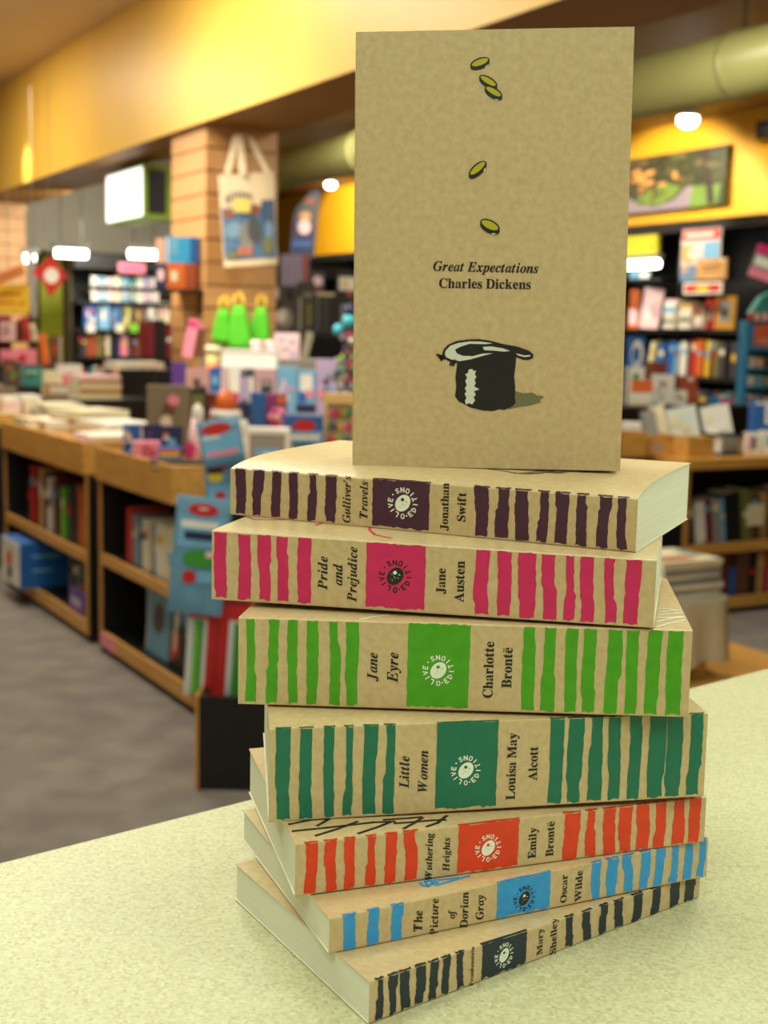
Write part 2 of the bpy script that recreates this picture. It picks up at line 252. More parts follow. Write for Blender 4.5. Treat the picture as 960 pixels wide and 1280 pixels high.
[[-30,-146,-52,-143,-77,-126,-86,-100,-78,-74,-58,-58,-41,-55,-24,-58,16,-78,26,-78,44,-64,58,-46,76,-10,72,42,58,122,45,186,30,241,16,268,6,270,-16,270,-16,300,6,302,86,316,96,311,104,298,125,223,148,106,149,84,185,162,199,211,196,222,174,240,163,258,162,278,170,296,190,312,210,316,229,312,250,294,256,276,256,255,241,202,210,130,168,51,118,-27,78,-78,37,-117,-4,-142]]]
UPRIGHT = [[[-14,-6,-14,24,14,30,25,41,37,62,202,472,228,472,390,89,410,46,428,28,450,24,450,-6,223,-6,223,24,252,26,267,30,274,37,278,46,248,126,108,126,84,66,80,49,83,38,90,31,104,26,134,24,134,-6],[122,166,234,166,204,238,176,310]],
[[10,-6,10,23,31,25,52,32,62,43,68,66,68,368,66,403,58,421,42,430,10,432,10,447,10,462,220,462,298,454,356,434,390,400,402,350,395,311,373,279,337,256,287,247,347,236,390,210,416,176,424,132,422,101,412,74,396,50,374,30,348,14,316,3,279,-4,238,-6],[188,258,232,263,259,276,268,288,278,322,278,345,275,384,264,409,246,423,232,426,206,428,192,422,188,391],[222,30,256,36,278,52,290,82,294,104,294,154,289,174,273,203,244,220,198,225,186,225,188,56,192,42,198,34]],
[[256,-17,192,-9,162,1,109,32,67,76,37,130,22,194,22,262,38,326,51,354,88,403,136,440,164,454,194,464,260,472,310,465,387,441,404,447,415,472,442,472,442,302,416,302,402,335,371,384,332,418,311,428,288,435,266,437,216,424,180,386,157,320,150,226,158,139,182,78,222,42,278,30,316,34,355,50,392,75,428,115,456,89,414,40,368,8,316,-10]],
[[14,-6,14,23,53,30,62,39,67,60,68,374,65,406,56,422,41,430,9,433,9,462,222,462,280,458,330,446,374,428,410,400,438,367,458,326,470,280,474,228,459,126,412,52,335,8,228,-6],[222,30,252,33,276,42,298,57,314,78,328,106,337,140,344,229,336,317,314,379,276,415,222,427,204,425,194,420,190,408,188,384,188,60,194,38,204,32]],
[[8,-6,8,22,42,26,58,34,66,50,69,78,69,368,66,404,62,414,52,426,30,432,10,433,10,462,405,462,405,314,378,314,372,347,363,370,352,388,336,402,318,412,266,423,214,424,193,418,189,397,188,252,186,252,230,258,244,264,264,286,278,322,283,351,310,351,310,112,282,112,272,167,255,196,228,212,184,216,188,216,188,68,193,43,208,36,254,34,294,40,327,50,354,68,377,92,407,149,437,149,407,-6]],
[[10,-6,10,23,30,26,52,32,62,44,68,68,68,374,62,412,57,418,41,428,8,434,8,462,400,462,400,314,372,314,363,355,350,382,332,402,308,415,253,424,201,424,191,418,188,398,188,253,184,253,210,254,240,266,252,274,268,303,279,352,308,352,308,112,280,112,268,166,252,196,227,212,184,218,188,218,188,80,193,45,200,36,212,29,262,23,262,-6]],
[[109,-71,62,-64,36,-52,15,-36,-6,-2,-10,23,-6,46,6,65,34,80,66,77,84,66,90,58,98,39,96,12,82,-20,88,-30,94,-33,115,-34,129,-27,140,-4,142,22,140,390,136,407,126,422,103,430,73,433,73,462,320,462,320,433,280,426,268,414,264,402,261,88,252,20,223,-31,175,-62]],
[[10,-6,10,23,43,28,58,36,66,52,68,80,68,394,62,414,52,425,10,433,10,462,256,462,256,432,210,428,200,422,193,414,188,378,188,82,193,44,208,36,256,34,296,40,328,52,354,71,376,98,405,160,434,160,406,-6]],
[[8,-6,8,23,41,28,58,36,66,52,69,80,68,401,65,414,56,424,36,430,9,433,9,462,188,462,317,152,446,462,623,462,623,434,583,424,572,412,567,392,566,86,570,44,576,34,584,28,622,23,622,-6,390,-6,390,23,416,26,435,33,444,46,448,62,448,320,454,399,418,297,292,-6,266,-6,141,290,106,389,112,312,112,63,115,50,124,34,140,26,175,23,175,-6]],
[[260,-17,212,-12,166,2,126,24,90,54,61,90,40,132,26,178,22,228,26,278,40,324,61,366,90,402,126,431,168,454,214,468,266,472,314,468,360,454,400,432,436,403,464,367,486,326,500,278,504,228,500,178,486,132,464,90,434,54,399,24,357,2,311,-12],[264,18,312,31,346,69,366,134,374,228,372,277,366,320,356,356,342,386,326,408,306,424,284,434,260,437,213,424,179,386,158,321,151,228,153,178,159,136,169,100,182,70,200,47,218,31,240,22]],
[[37,-16,37,164,67,164,78,126,101,73,116,54,132,40,152,29,173,23,197,21,214,22,242,32,262,50,272,75,272,89,270,108,260,126,245,141,108,216,72,248,60,267,46,308,45,352,54,389,72,420,84,434,112,454,146,468,184,472,206,471,299,450,309,454,316,472,345,472,345,313,318,313,305,352,288,382,268,406,245,424,207,438,178,438,154,429,136,413,126,392,126,380,130,358,142,340,176,316,293,258,322,238,342,215,356,190,363,163,366,133,360,91,354,72,332,38,302,12,263,-6,218,-15,175,-16,140,-10,84,6,74,3,66,-16]],
[[166,-16,22,402,6,427,-22,433,-22,462,186,462,186,433,153,427,147,416,147,404,154,374,223,162,294,353,272,415,258,427,223,433,223,462,445,462,445,433,408,426,401,420,399,408,474,176,542,400,542,413,534,426,497,433,497,462,630,462,630,434,604,423,585,390,450,-16,424,-16,316,300,194,-16]],
[[254,-11,232,-8,215,0,204,15,200,34,177,15,152,2,124,-7,96,-10,64,-4,51,2,30,22,20,48,22,84,30,104,44,122,88,151,118,164,198,191,197,254,191,274,179,288,170,292,148,294,129,293,116,289,108,283,106,272,122,244,123,222,116,207,96,192,67,190,50,197,38,210,32,226,33,248,42,270,58,288,80,302,126,316,196,318,224,313,246,304,264,293,277,278,286,259,292,236,295,44,297,38,304,36,320,43,330,28,312,10,294,-2,275,-8],[151,34,174,42,198,64,198,116,198,168,164,156,139,138,124,114,119,84,121,62,128,47,137,38]],
[[156,-16,118,-10,84,6,54,32,32,65,18,105,14,150,18,198,26,219,46,258,75,290,92,302,132,320,152,324,198,324,238,312,254,303,276,278,282,262,282,235,276,218,264,206,236,198,216,202,202,212,193,228,192,271,186,286,170,290,148,284,132,266,122,234,118,188,120,154,124,124,142,80,154,64,169,53,186,46,204,44,236,52,271,80,294,61,262,25,230,2,195,-12]],
[[140,-16,122,-14,89,-4,74,6,48,31,30,64,18,104,14,172,23,219,40,258,64,290,94,312,128,323,170,322,191,314,210,302,220,289,216,410,208,426,196,431,170,434,170,462,325,462,326,64,332,41,360,32,360,5,295,0,217,-18,217,26,220,30,212,14,191,-3,167,-13],[172,34,184,37,198,46,210,60,217,77,217,241,208,260,189,272,161,273,142,260,130,230,124,183,126,98,135,61,150,40]],
[[154,-16,134,-15,98,-4,66,18,42,48,24,86,14,132,14,180,24,224,42,261,68,290,100,312,118,319,157,324,186,322,212,314,234,302,254,284,269,262,280,236,286,206,288,160,124,160,128,114,143,76,166,56,200,48,217,51,234,58,250,71,270,94,293,74,262,32,230,6,194,-10],[122,198,196,198,194,251,188,274,184,282,170,290,162,290,145,286,133,270,125,244]],
[[9,-6,9,22,33,26,42,34,46,73,46,270,10,270,10,316,46,316,48,380,55,402,66,423,80,440,100,454,121,463,146,469,194,470,230,460,254,440,263,428,270,400,266,378,256,362,242,352,224,350,206,352,192,360,182,374,178,391,191,434,180,437,166,434,159,427,155,412,154,316,210,316,210,270,154,270,154,66,156,42,162,30,174,24,206,22,206,-6]],
[[12,-6,12,22,32,24,40,30,46,56,46,408,43,422,38,428,13,434,13,462,154,462,151,276,164,294,188,310,214,321,244,324,284,318,314,296,331,260,336,212,338,39,345,27,370,22,370,-6,196,-6,196,22,216,24,223,30,229,56,228,240,220,260,203,266,176,257,154,233,154,46,162,26,186,22,186,-6]],
[[100,356,79,360,60,372,48,390,44,412,48,434,60,453,78,466,100,470,123,466,141,453,153,434,157,412,153,390,140,372,122,360],[12,-6,12,22,33,25,41,30,46,56,45,272,40,284,14,288,14,302,15,316,154,316,155,46,162,27,186,22,186,-6]],
[[12,-6,12,22,33,25,40,30,46,56,46,408,40,428,14,434,15,462,154,462,152,178,230,260,237,273,236,281,232,284,200,288,200,316,351,316,351,288,310,278,278,256,230,208,350,38,363,26,382,22,382,-6,205,-6,205,22,230,25,232,34,163,140,154,132,155,40,162,27,186,22,186,-6]],
[[12,-6,12,22,33,25,41,30,46,56,46,408,40,428,14,434,14,448,14,462,154,462,155,46,162,27,186,22,186,-6]],
[[12,-6,12,22,32,24,40,30,46,56,46,262,38,283,13,288,13,316,152,316,152,276,150,274,162,292,185,310,210,321,237,324,270,320,296,309,314,290,322,271,337,290,361,310,388,320,418,324,458,318,487,296,504,260,510,212,510,46,518,26,542,22,542,-6,372,-6,372,22,391,24,398,30,404,56,402,240,398,255,391,262,378,266,365,264,352,258,330,235,331,47,338,27,362,22,362,-6,194,-6,194,22,217,27,226,47,226,217,224,240,218,260,208,264,186,264,174,257,152,233,153,47,160,27,184,22,184,-6]],
[[12,-6,12,22,32,24,40,30,46,56,46,262,38,283,13,288,13,316,154,316,154,278,151,276,164,294,187,311,214,321,244,324,284,318,314,296,331,260,336,212,338,39,345,27,370,22,370,-6,196,-6,196,22,216,24,223,30,229,56,228,240,220,260,203,266,176,257,154,233,154,46,162,26,186,22,186,-6]],
[[168,-16,125,-10,106,-4,87,6,56,33,43,49,24,88,18,108,13,154,18,200,24,222,32,242,56,276,87,302,106,312,125,319,168,324,210,319,230,312,248,302,280,276,303,242,312,222,318,201,323,154,318,107,312,86,303,66,280,32,248,6,230,-4,211,-10],[168,18,190,24,197,30,206,48,212,82,214,154,210,226,202,268,188,287,168,293,148,287,134,268,126,226,123,154,126,82,131,48,140,30,148,24]],
[[12,-6,12,22,33,25,41,30,46,56,45,272,39,284,14,288,15,316,152,316,152,266,146,252,150,270,172,296,196,314,220,323,247,324,270,316,280,308,292,290,296,266,292,246,282,230,267,220,248,216,230,218,218,226,199,250,189,254,172,246,158,218,155,192,156,46,160,34,168,28,204,22,204,-6]],
[[151,-16,120,-12,74,2,64,0,55,-14,30,-14,30,112,58,112,64,88,80,56,91,43,114,26,140,21,168,26,183,42,186,58,178,80,168,90,88,134,50,166,36,191,32,206,33,242,48,279,77,308,96,318,117,323,147,325,182,318,212,311,219,313,227,325,250,325,250,216,224,216,217,236,202,262,182,280,160,289,140,290,120,282,112,266,113,246,132,227,210,186,246,155,254,142,262,112,262,71,256,49,246,30,232,14,216,0,196,-8]],
[[124,-16,87,-10,72,-4,62,6,47,34,42,71,42,272,14,272,14,302,84,373,126,430,150,430,150,316,214,316,214,272,150,272,150,82,153,58,160,48,177,48,193,63,204,82,230,68,210,30,186,4,157,-10]],
[[131,-16,89,-9,73,0,60,14,51,30,41,72,38,267,31,282,6,288,6,316,148,316,148,74,152,54,164,44,190,44,202,48,222,68,222,248,220,268,216,280,208,286,184,288,184,316,330,316,330,60,334,46,339,40,366,35,366,7,300,1,222,-18,222,28,225,31,224,25,214,15,189,-2,161,-12]],
[[118,-16,9,268,-1,283,-16,289,-16,316,144,316,144,288,123,284,120,272,166,136,204,236,188,282,180,287,162,290,162,316,329,316,329,288,306,284,302,275,336,150,380,272,376,284,350,290,350,316,452,316,452,290,432,284,424,270,308,-16,284,-16,222,187,144,-16]],
[[52,-146,27,-142,16,-137,-2,-120,-8,-109,-12,-84,-6,-57,16,-38,36,-34,54,-36,74,-51,80,-67,80,-90,90,-92,102,-81,117,-58,134,-5,25,262,9,285,-10,288,-10,316,168,316,168,302,168,288,138,284,134,274,186,128,226,248,232,271,230,280,226,284,197,288,197,316,306,316,306,288,286,282,274,262,159,-48,134,-99,117,-121,98,-136,77,-144]]]
GLY = {}
for st_, letters_, data_ in (('I', 'DEFGHJLPTWacdefghijklmnoprstuvxy', ITALIC), ('R', 'ABCDEFJLMOSWacdefhiklmnorstuwy', UPRIGHT)):
    for c_, g_ in zip(letters_, data_): GLY[st_+c_] = [[(q[i]/1000, q[i+1]/1000) for i in range(0, len(q), 2)] for q in g_]
def text_polys(txt, st):
    """list of glyph outline sets starting at x=0, em = 1, and the total length"""
    x = 0; out = []
    for c in txt:
        if c == ' ': x += .17; continue
        if c == "'":
            g = [[(.02, .30), (.07, .30), (.13, .46), (.06, .46)]]
        elif c == 'ë':
            g = [list(p) for p in GLY[st+'e']]+[[(cx+.036*math.cos(t*.785), .41+.036*math.sin(t*.785)) for t in range(8)] for cx in (.09, .21)]
        else: g = GLY[st+c]
        x0 = min(p[0] for s in g for p in s); x1 = max(p[0] for s in g for p in s)
        if st == 'I': x0 = max(x0, 0) if c != 'f' else 0
        out.append([[(px-x0+x, py) for px, py in s] for s in g]); x += x1-x0+.022
    return out, x-.022
def homog(src, dst):
    """3x3 matrix taking the 4 src points to the 4 dst points"""
    rows = []; rhs = []
    for (x, y), (u, v) in zip(src, dst):
        rows.append([x, y, 1, 0, 0, 0, -u*x, -u*y]); rhs.append(u); rows.append([0, 0, 0, x, y, 1, -v*x, -v*y]); rhs.append(v)
    n = 8; a = [r+[b] for r, b in zip(rows, rhs)]
    for i in range(n):
        p = max(range(i, n), key=lambda k: abs(a[k][i])); a[i], a[p] = a[p], a[i]
        for k in range(n):
            if k != i:
                q = a[k][i]/a[i][i]
                a[k] = [x-q*y for x, y in zip(a[k], a[i])]
    return [a[i][n]/a[i][i] for i in range(n)]+[1]
def happly(h, x, y):
    w = h[6]*x+h[7]*y+h[8]; return (h[0]*x+h[1]*y+h[2])/w, (h[3]*x+h[4]*y+h[5])/w
KRAFT = mat('kraft_cover', (206, 184, 142), .34, color2=(186, 158, 112), nscale=300, detail=10, spec=.62, ramp=(.22, .78))
KRAFTIN = mat('cover_inside', (226, 220, 196), .6)
LEAF = mat('book_pages', (240, 240, 226), .7, color2=(229, 230, 213), nscale=55, wave=(.2, .2, 40), bump=.12)
INK = mat('black_ink', (24, 20, 20), .4)
WINK = mat('white_ink', (232, 236, 222), .45)
LB, WB = .198, .1252
def rag(x0, x1, y0, y1, rn, jit, n=13, wob=None):
    """a brushed bar with uneven edges"""
    wob = wob if wob is not None else jit*1.6
    cut = rn.randint(2, n-3); oa, ob = rn.uniform(-wob, wob), rn.uniform(-wob, wob); L = []; Rr = []
    ph, sl = rn.uniform(0, 6), rn.uniform(-.6, .6)*wob
    for i in range(n+1):
        t = i/n; y = y0+(y1-y0)*t; d_ = sl*(t-.5)+wob*.22*math.sin(t*5+ph)
        a = d_+(oa if i >= cut else 0); b = d_+(ob if i >= cut+rn.choice((0, 1)) else 0)
        L.append((x0+a+rn.uniform(-jit, jit), y)); Rr.append((x1+b+rn.uniform(-jit, jit), y))
    k = max(3, int((x1-x0)/.0016)); top = [(x0+(x1-x0)*(i+.5)/k, y1+rn.uniform(-1, 1)*jit*1.6) for i in range(k)]
    bot = [(x0+(x1-x0)*(i+.5)/k, y0+rn.uniform(-1, 1)*jit*2.4) for i in range(k)]
    return L+top+Rr[::-1]+bot[::-1]
STRK = {'O': [[(0, .5), (.15, .9), (.5, 1), (.85, .9), (1, .5), (.85, .1), (.5, 0), (.15, .1), (0, .5)]], 'L': [[(0, 1), (0, 0), (.9, 0)]], 'I': [[(.5, 1), (.5, 0)]],
  'V': [[(0, 1), (.5, 0), (1, 1)]], 'E': [[(.9, 1), (0, 1), (0, 0), (.9, 0)], [(0, .5), (.7, .5)]], 'D': [[(0, 0), (0, 1), (.6, .9), (1, .5), (.6, .1), (0, 0)]],
  'T': [[(0, 1), (1, 1)], [(.5, 1), (.5, 0)]], 'N': [[(0, 0), (0, 1), (1, 0), (1, 1)]], 'S': [[(.95, .85), (.5, 1), (.1, .8), (.3, .55), (.8, .42), (.9, .18), (.5, 0), (.05, .15)]]}
def ribbon(pts, w):
    out = []
    for (x0, y0), (x1, y1) in zip(pts, pts[1:]):
        dx, dy = x1-x0, y1-y0; l = math.hypot(dx, dy) or 1; nx, ny = -dy/l*w/2, dx/l*w/2; ex, ey = dx/l*w*.3, dy/l*w*.3
        out.append([(x0-ex+nx, y0-ey+ny), (x1+ex+nx, y1+ey+ny), (x1+ex-nx, y1+ey-ny), (x0-ex-nx, y0-ey-ny)])
    return out
def emblem(R0):
    """ring lettering and olive, reading direction = x; returns (letter polys, olive poly, dot poly)"""
    L = []; h = R0*.34
    def letter(c, ang, inward):
        for st in STRK[c]:
            q = []
            for x, y in st:
                lx, ly = (x-.5)*h*.72, (y-.5)*h
                if inward: lx, ly = -lx, -ly     # tops towards the centre
                a = ang; q.append(((R0+ly)*math.cos(a)+lx*math.sin(a), (R0+ly)*math.sin(a)-lx*math.cos(a)))
            L.extend(ribbon(q, R0*.085))
    for a_, c in zip((181, 150, 126, 103, 78), 'OLIVE'): letter(c, R(a_), False)
    for i, c in enumerate('EDITIONS'): letter(c, R(219+i*24), True)
    for a in (R(199), R(53)): L.append([(R0*math.cos(a)+R0*.07*math.cos(t), R0*math.sin(a)+R0*.07*math.sin(t)) for t in [k*1.047 for k in range(6)]])
    ca, sa = math.cos(R(-38)), math.sin(R(-38)); O = []
    for k in range(28):
        t = k*math.pi/14; x, y = R0*.70*math.cos(t), R0*.54*math.sin(t); O.append((x*ca-y*sa, x*sa+y*ca))
    D = [(R0*.26+R0*.13*math.cos(t), R0*.02+R0*.15*math.sin(t)) for t in [k*.6283 for k in range(10)]]
    return L, O, D
def classic(key, label, px, loc, yaw, zs, shear, rise, ink, bars, panel, texts, emb, olive_dark=False, extras=(), bar_t=(.04, 1.0)):
    """a paperback lying flat; local x runs along the spine, y back into the pile, z up. zs = (top L, top R, bottom R, bottom L)"""
    zTL, zTR, zBR, zBL = [z+CAMZ for z in zs]
    base = min(zBL, zBR); rn = random.Random(key)
    t = thing('paperback_book', label, 'book', (loc[0], loc[1], base), yaw, 'kraft covered classics piled on the counter')
    T = [zTL-base, zTR-base, zBR-base, zBL-base]
    def zt(s): return T[0]+(T[1]-T[0])*s
    def zb(s): return T[3]+(T[2]-T[3])*s
    def top(s, v): return zt(s/LB)+rise*(1-math.exp(-max(v, 0)/.022))
    def P(s, v, z): return (s+shear*v, v, z)
    # cover: outer profile from rear top over the spine to rear bottom
    def prof(s, inner):
        o = .0004 if inner else 0; c = .0007; q = []
        for v in (WB, .1, .08, .06, .045, .032, .022, .014, .008, .004): q.append((v, top(s*LB, v)-o))
        q += [(c+o, zt(s)-o), (o+.0002, zt(s)-o-.0002), (o, zt(s)-c-o), (o, zb(s)+c+o), (o+.0002, zb(s)+o+.0002), (c+o, zb(s)+o), (.02, zb(s)+o), (WB, zb(s)+o)]
        return q
    m = M(); NS = 10; n = len(prof(0, 0)); k0 = 0
    for inner in (0, 1):
        for i in range(NS+1):
            s = i/NS
            for v, z in prof(s, inner): m.v.append(P(s*LB, v, z))
    def idx(inner, i, j): return inner*(NS+1)*n+i*n+j
    for i in range(NS):
        for j in range(n-1):
            m.f.append((idx(0, i, j), idx(0, i, j+1), idx(0, i+1, j+1), idx(0, i+1, j))); m.m.append(0)
            m.f.append((idx(1, i, j), idx(1, i+1, j), idx(1, i+1, j+1), idx(1, i, j+1))); m.m.append(1)
    for j in range(n-1):
        for i in (0, NS): m.f.append((idx(0, i, j), idx(1, i, j), idx(1, i, j+1), idx(0, i, j+1))); m.m.append(1)
    for i in range(NS):
        for j in (0, n-1): m.f.append((idx(0, i, j), idx(0, i+1, j), idx(1, i+1, j), idx(1, i, j))); m.m.append(1)
    m.build('cover', [KRAFT, KRAFTIN], t)
    # page block
    m = M(); g = .0006; vs = (.0008, .004, .008, .014, .022, .032, .045, .06, .08, .1, WB-.0008)
    rows = []
    for i in range(NS+1):
        s = g+(LB-2*g)*i/NS; u = s/LB
        rows.append(([P(s, v, top(s, v)-.0005) for v in vs], [P(s, v, zb(u)+.0005) for v in vs]))
    k = len(m.v); nv = len(vs)
    for a, b in rows: m.v += a+b
    def ix(i, lo, j): return k+i*2*nv+lo*nv+j
    for i in range(NS):
        for j in range(nv-1):
            m.f += [(ix(i, 0, j), ix(i+1, 0, j), ix(i+1, 0, j+1), ix(i, 0, j+1)), (ix(i, 1, j), ix(i, 1, j+1), ix(i+1, 1, j+1), ix(i+1, 1, j))]
        for j in (0, nv-1): m.f.append((ix(i, 0, j), ix(i, 1, j), ix(i+1, 1, j), ix(i+1, 0, j)))
    for j in range(nv-1):
        for i in (0, NS): m.f.append((ix(i, 0, j), ix(i, 0, j+1), ix(i, 1, j+1), ix(i, 1, j)))
    m.m = [0]*len(m.f); m.build('page_block', LEAF, t)
    # prints: pixel -> spine (u along, t up)
    H = homog(px, [(0, 1), (1, 1), (1, 0), (0, 0)])
    (tlx, tly), (trx, try_), (brx, bry), (blx, bly) = px
    def mid(x): f = (x-tlx)/(trx-tlx); return (tly+bly)/2*(1-f)+(try_+bry)/2*f
    def su(x): return happly(H, x, mid(x))[0]*LB
    def thick(s): return zt(s/LB)-zb(s/LB)
    def on_spine(off):
        def fn(s, tt): return (s, -off, zb(s/LB)+tt*thick(s))
        return fn
    tk = (thick(0)+thick(LB))/2
    m = M(); polys = []
    for a, b in bars:
        s0, s1 = sorted((su(a), su(b))); jit = .00024
        p = rag(s0, s1, bar_t[0]*tk, bar_t[1]*tk-.0003, rn, jit, wob=.0011)
        polys.append([(x, y/tk) for x, y in p])
    s0, s1 = su(panel[0]), su(panel[1])
    polys.append([(x, y/tk) for x, y in rag(s0, s1, (bar_t[0]+.01)*tk, bar_t[1]*tk-.0002, rn, .00025, wob=.0002)])
    for p in polys:
        m = M(); print_on(m, [p], on_spine(.00012))
        if bar_t[1] >= 1:      # the ink wraps a little way over the spine's upper edge
            xs = [q[0] for q in p]; a, b = min(xs), max(xs); w = .0012
            pt = [(a+(b-a)*i/6, w+rn.uniform(-.0005, .0005)) for i in range(7)]
            print_on(m, [[(a, -.0001), (b, -.0001)]+pt[::-1]], lambda s, v: (s+shear*v, v, top(s, v)+.00012))
        m.build('emblem_panel' if p is polys[-1] else 'printed_stripe', ink, t)
    # lettering, rotated a quarter turn: reading direction up, letter tops to the left
    for s, st, bx, y0, y1 in texts:
        m = M(); nm = 'title_lettering' if st[0] == 'I' else 'author_lettering'; st = st[0]
        u0, t0 = happly(H, bx, y0); u1, t1 = happly(H, bx, y1); L = (t1-t0)*tk
        gl, ln = text_polys(s, st); k = L/ln; us = (u0+u1)/2*LB
        for g_ in gl:
            print_on(m, [[(px_*k, py*k) for px_, py in o] for o in g_], lambda x, y: (us-y, -.00016, zb(us/LB)+(t0*tk+x)*thick(us)/tk))
        m.build(nm, INK, t)
    ex, ey, er = emb; eu, et = happly(H, ex, ey); eu *= LB; L, O, D = emblem(er)
    fn = lambda off: (lambda x, y: (eu-y, -off, zb(eu/LB)+et*tk+x))
    m = M(); main = 0
    for p in L: print_on(m, [p], fn(.0002))
    print_on(m, [O], fn(.0002)); print_on(m, [D], fn(.00026), 1)
    rr = random.Random(3)
    for i in range(9):
        x, y = rr.uniform(-.35, .3)*er, rr.uniform(-.4, .3)*er; print_on(m, [[(x, y), (x+er*.12, y+er*.09), (x+er*.13, y+er*.07), (x+er*.01, y-er*.02)]], fn(.00026), 1)
    m.build('emblem', [INK if olive_dark else WINK, WINK if olive_dark else ink], t)
    # line drawings that run over the front cover
    inv = Matrix.Rotation(-yaw, 3, 'Z')
    for nm, mt, w, lines in extras:
        m = M()
        for ln in lines:
            q = []
            for x, y in ln:
                v = 0.02
                for _ in range(5):     # meet the curved cover
                    p = on_z(x, y, base+top(.1, v)-(0)); l = inv@(p-Vector((loc[0], loc[1], p.z))); v = l.y
                q.append((l.x-shear*l.y, max(l.y, .0008)))
            q = [(min(max(a, .001), LB-.001), min(b, WB-.001)) for a, b in q]
            for p in ribbon(q, w): print_on(m, [p], lambda s, v: (s+shear*v, v, top(s, v)+.00015))
        m.build(nm, mt, t)
    return t
def cv(o, s, *xs): return [(o+a/s, o+b/s) for a, b in xs]
def c3(ox, s, seq): return [(ox+a/s, ox+b/s) for a, b in seq]
def tx(ox, oy, s, *rows): return [(a, st, ox+bx/s, oy+y0/s, oy+y1/s) for a, st, bx, y0, y1 in rows]
def ln(ox, oy, s, *rows): return [[(ox+x/s, oy+y/s) for x, y in r] for r in rows]
S8 = 2.824
INKS = dict(plum=(70, 30, 58), crimson=(206, 30, 96), green=(70, 158, 8), teal=(14, 110, 84), vermilion=(222, 58, 20), azure=(42, 150, 222), navy=(14, 36, 52))
def ink(n): return mat('ink_'+n, INKS[n], .42, noise=.12, nscale=160)
classic(1, 'kraft paperback with plum stripes at the very top of the lying pile', [(286, 585), (796, 623), (797, 689), (288, 641)], (-.0754, .6401), -.3383,
  (-.0651, -.0679, -.092, -.088), .065, .0058, ink('plum'), c3(260, 3, [(100, 133), (163, 192), (228, 260), (291, 322), (358, 390), (427, 458)])+c3(560, 3, [(83, 128), (158, 210), (232, 285), (320, 360), (390, 437), (470, 513), (553, 598), (632, 672)]),
  (260+595/3, 260+807/3), tx(260, 540, 3, ("Gulliver's", 'I', 514, 333, 163), ('Travels', 'I', 577, 318, 183), ('Jonathan', 'R', 878, 362, 190), ('Swift', 'R', 943, 330, 225)), (260+707/3, 540+262/3, .0062),
  extras=[('pen_drawing', INK, .0011, ln(560, 560, 3, [(150, 78), (200, 84), (250, 93), (290, 96), (320, 91), (360, 88), (430, 90)], [(250, 95), (300, 90), (345, 82), (390, 88), (445, 86)], [(300, 97), (340, 93), (390, 84), (420, 90)]))])
classic(2, 'kraft paperback with crimson pink stripes, second from the top of the pile', [(263, 663), (822, 700), (819, 784), (263, 743)], (-.0778, .5904), -.1604,
  (-.0885, -.0925, -.1225, -.1205), .07, .0004, ink('crimson'), c3(260, 3, [(25, 67), (108, 157), (188, 230), (260, 300), (335, 385)])+c3(560, 3, [(108, 158), (190, 238), (273, 330), (360, 410), (440, 482), (505, 555), (592, 635), (668, 722)]),
  (260+592/3, 260+815/3), tx(260, 540, 3, ('Pride', 'I', 446, 578, 463), ('and', 'I', 503, 565, 490), ('Prejudice', 'I', 557, 622, 430), ('Jane', 'R', 891, 600, 508))+tx(560, 560, 3, ('Austen', 'R', 62, 570, 422)), (260+702/3, 540+534/3, .0062), True,
  [('red_pen_curls', ink('crimson'), .0014, ln(260, 540, 3, [(135, 333), (170, 342), (230, 344), (300, 340), (345, 336)], [(405, 360), (425, 352), (440, 340)], [(605, 360), (607, 375), (625, 390), (685, 402)]))], (.04, .985))
classic(3, 'thick kraft paperback with grass green stripes, third from the top of the pile', [(297, 771), (866, 787), (861, 895), (297, 879)], (-.0628, .5665), -.0293,
  (-.1232, -.1235, -.1625, -.1625), .09, .0002, ink('green'), c3(280, 3, [(80, 120), (157, 200), (240, 273), (312, 350), (397, 437), (465, 505)])+c3(560, S8, [(265, 310), (333, 383), (417, 458), (483, 527), (560, 605), (632, 672), (700, 745), (775, 828)]),
  (280+692/3, 280+922/3), tx(280, 740, 3, ('Jane', 'I', 577, 326, 225), ('Eyre', 'I', 655, 333, 224))+tx(560, 740, S8, ('Charlotte', 'R', 163, 370, 172), ('Brontë', 'R', 229, 335, 193)), (280+807/3, 740+290/3, .0058), False,
  [('white_pen_lines', WINK, .0011, ln(820, 760, 6.857, [(0, 162), (120, 130), (285, 105)], [(20, 62), (130, 50), (240, 38)], [(20, 5), (120, 8), (220, 24)], [(0, 80), (140, 78), (262, 72)], [(10, 118), (120, 92), (200, 78)], [(60, 32), (150, 20), (225, 22)], [(60, 88), (170, 84), (255, 78)])+ln(280, 740, 3, [(510, 105), (560, 94), (620, 88)])), ('green_pen_dot', ink('green'), .003, ln(280, 740, 3, [(306, 64), (322, 66)]))], (.03, .99))
classic(4, 'thickest kraft paperback with dark teal stripes in the middle of the pile', [(335, 912), (886, 894), (879, 994), (337, 1027)], (-.0460, .5343), .2104,
  (-.1635, -.1645, -.2035, -.2045), .10, .0002, ink('teal'), c3(280, 3, [(200, 250), (292, 345), (387, 427), (468, 503), (543, 592), (622, 665)])+c3(560, S8, [(383, 430), (450, 492), (518, 565), (587, 625), (652, 693), (720, 770), (785, 830), (850, 890)]),
  (280+823/3, 560+201/S8), tx(280, 740, 3, ('Little', 'I', 720, 730, 615), ('Women', 'I', 791, 745, 595))+tx(560, 740, S8, ('Louisa May', 'R', 267, 727, 500), ('Alcott', 'R', 342, 662, 547)), (560+91/S8, 740+628/S8, .0056), False, (), (.03, 1.0))
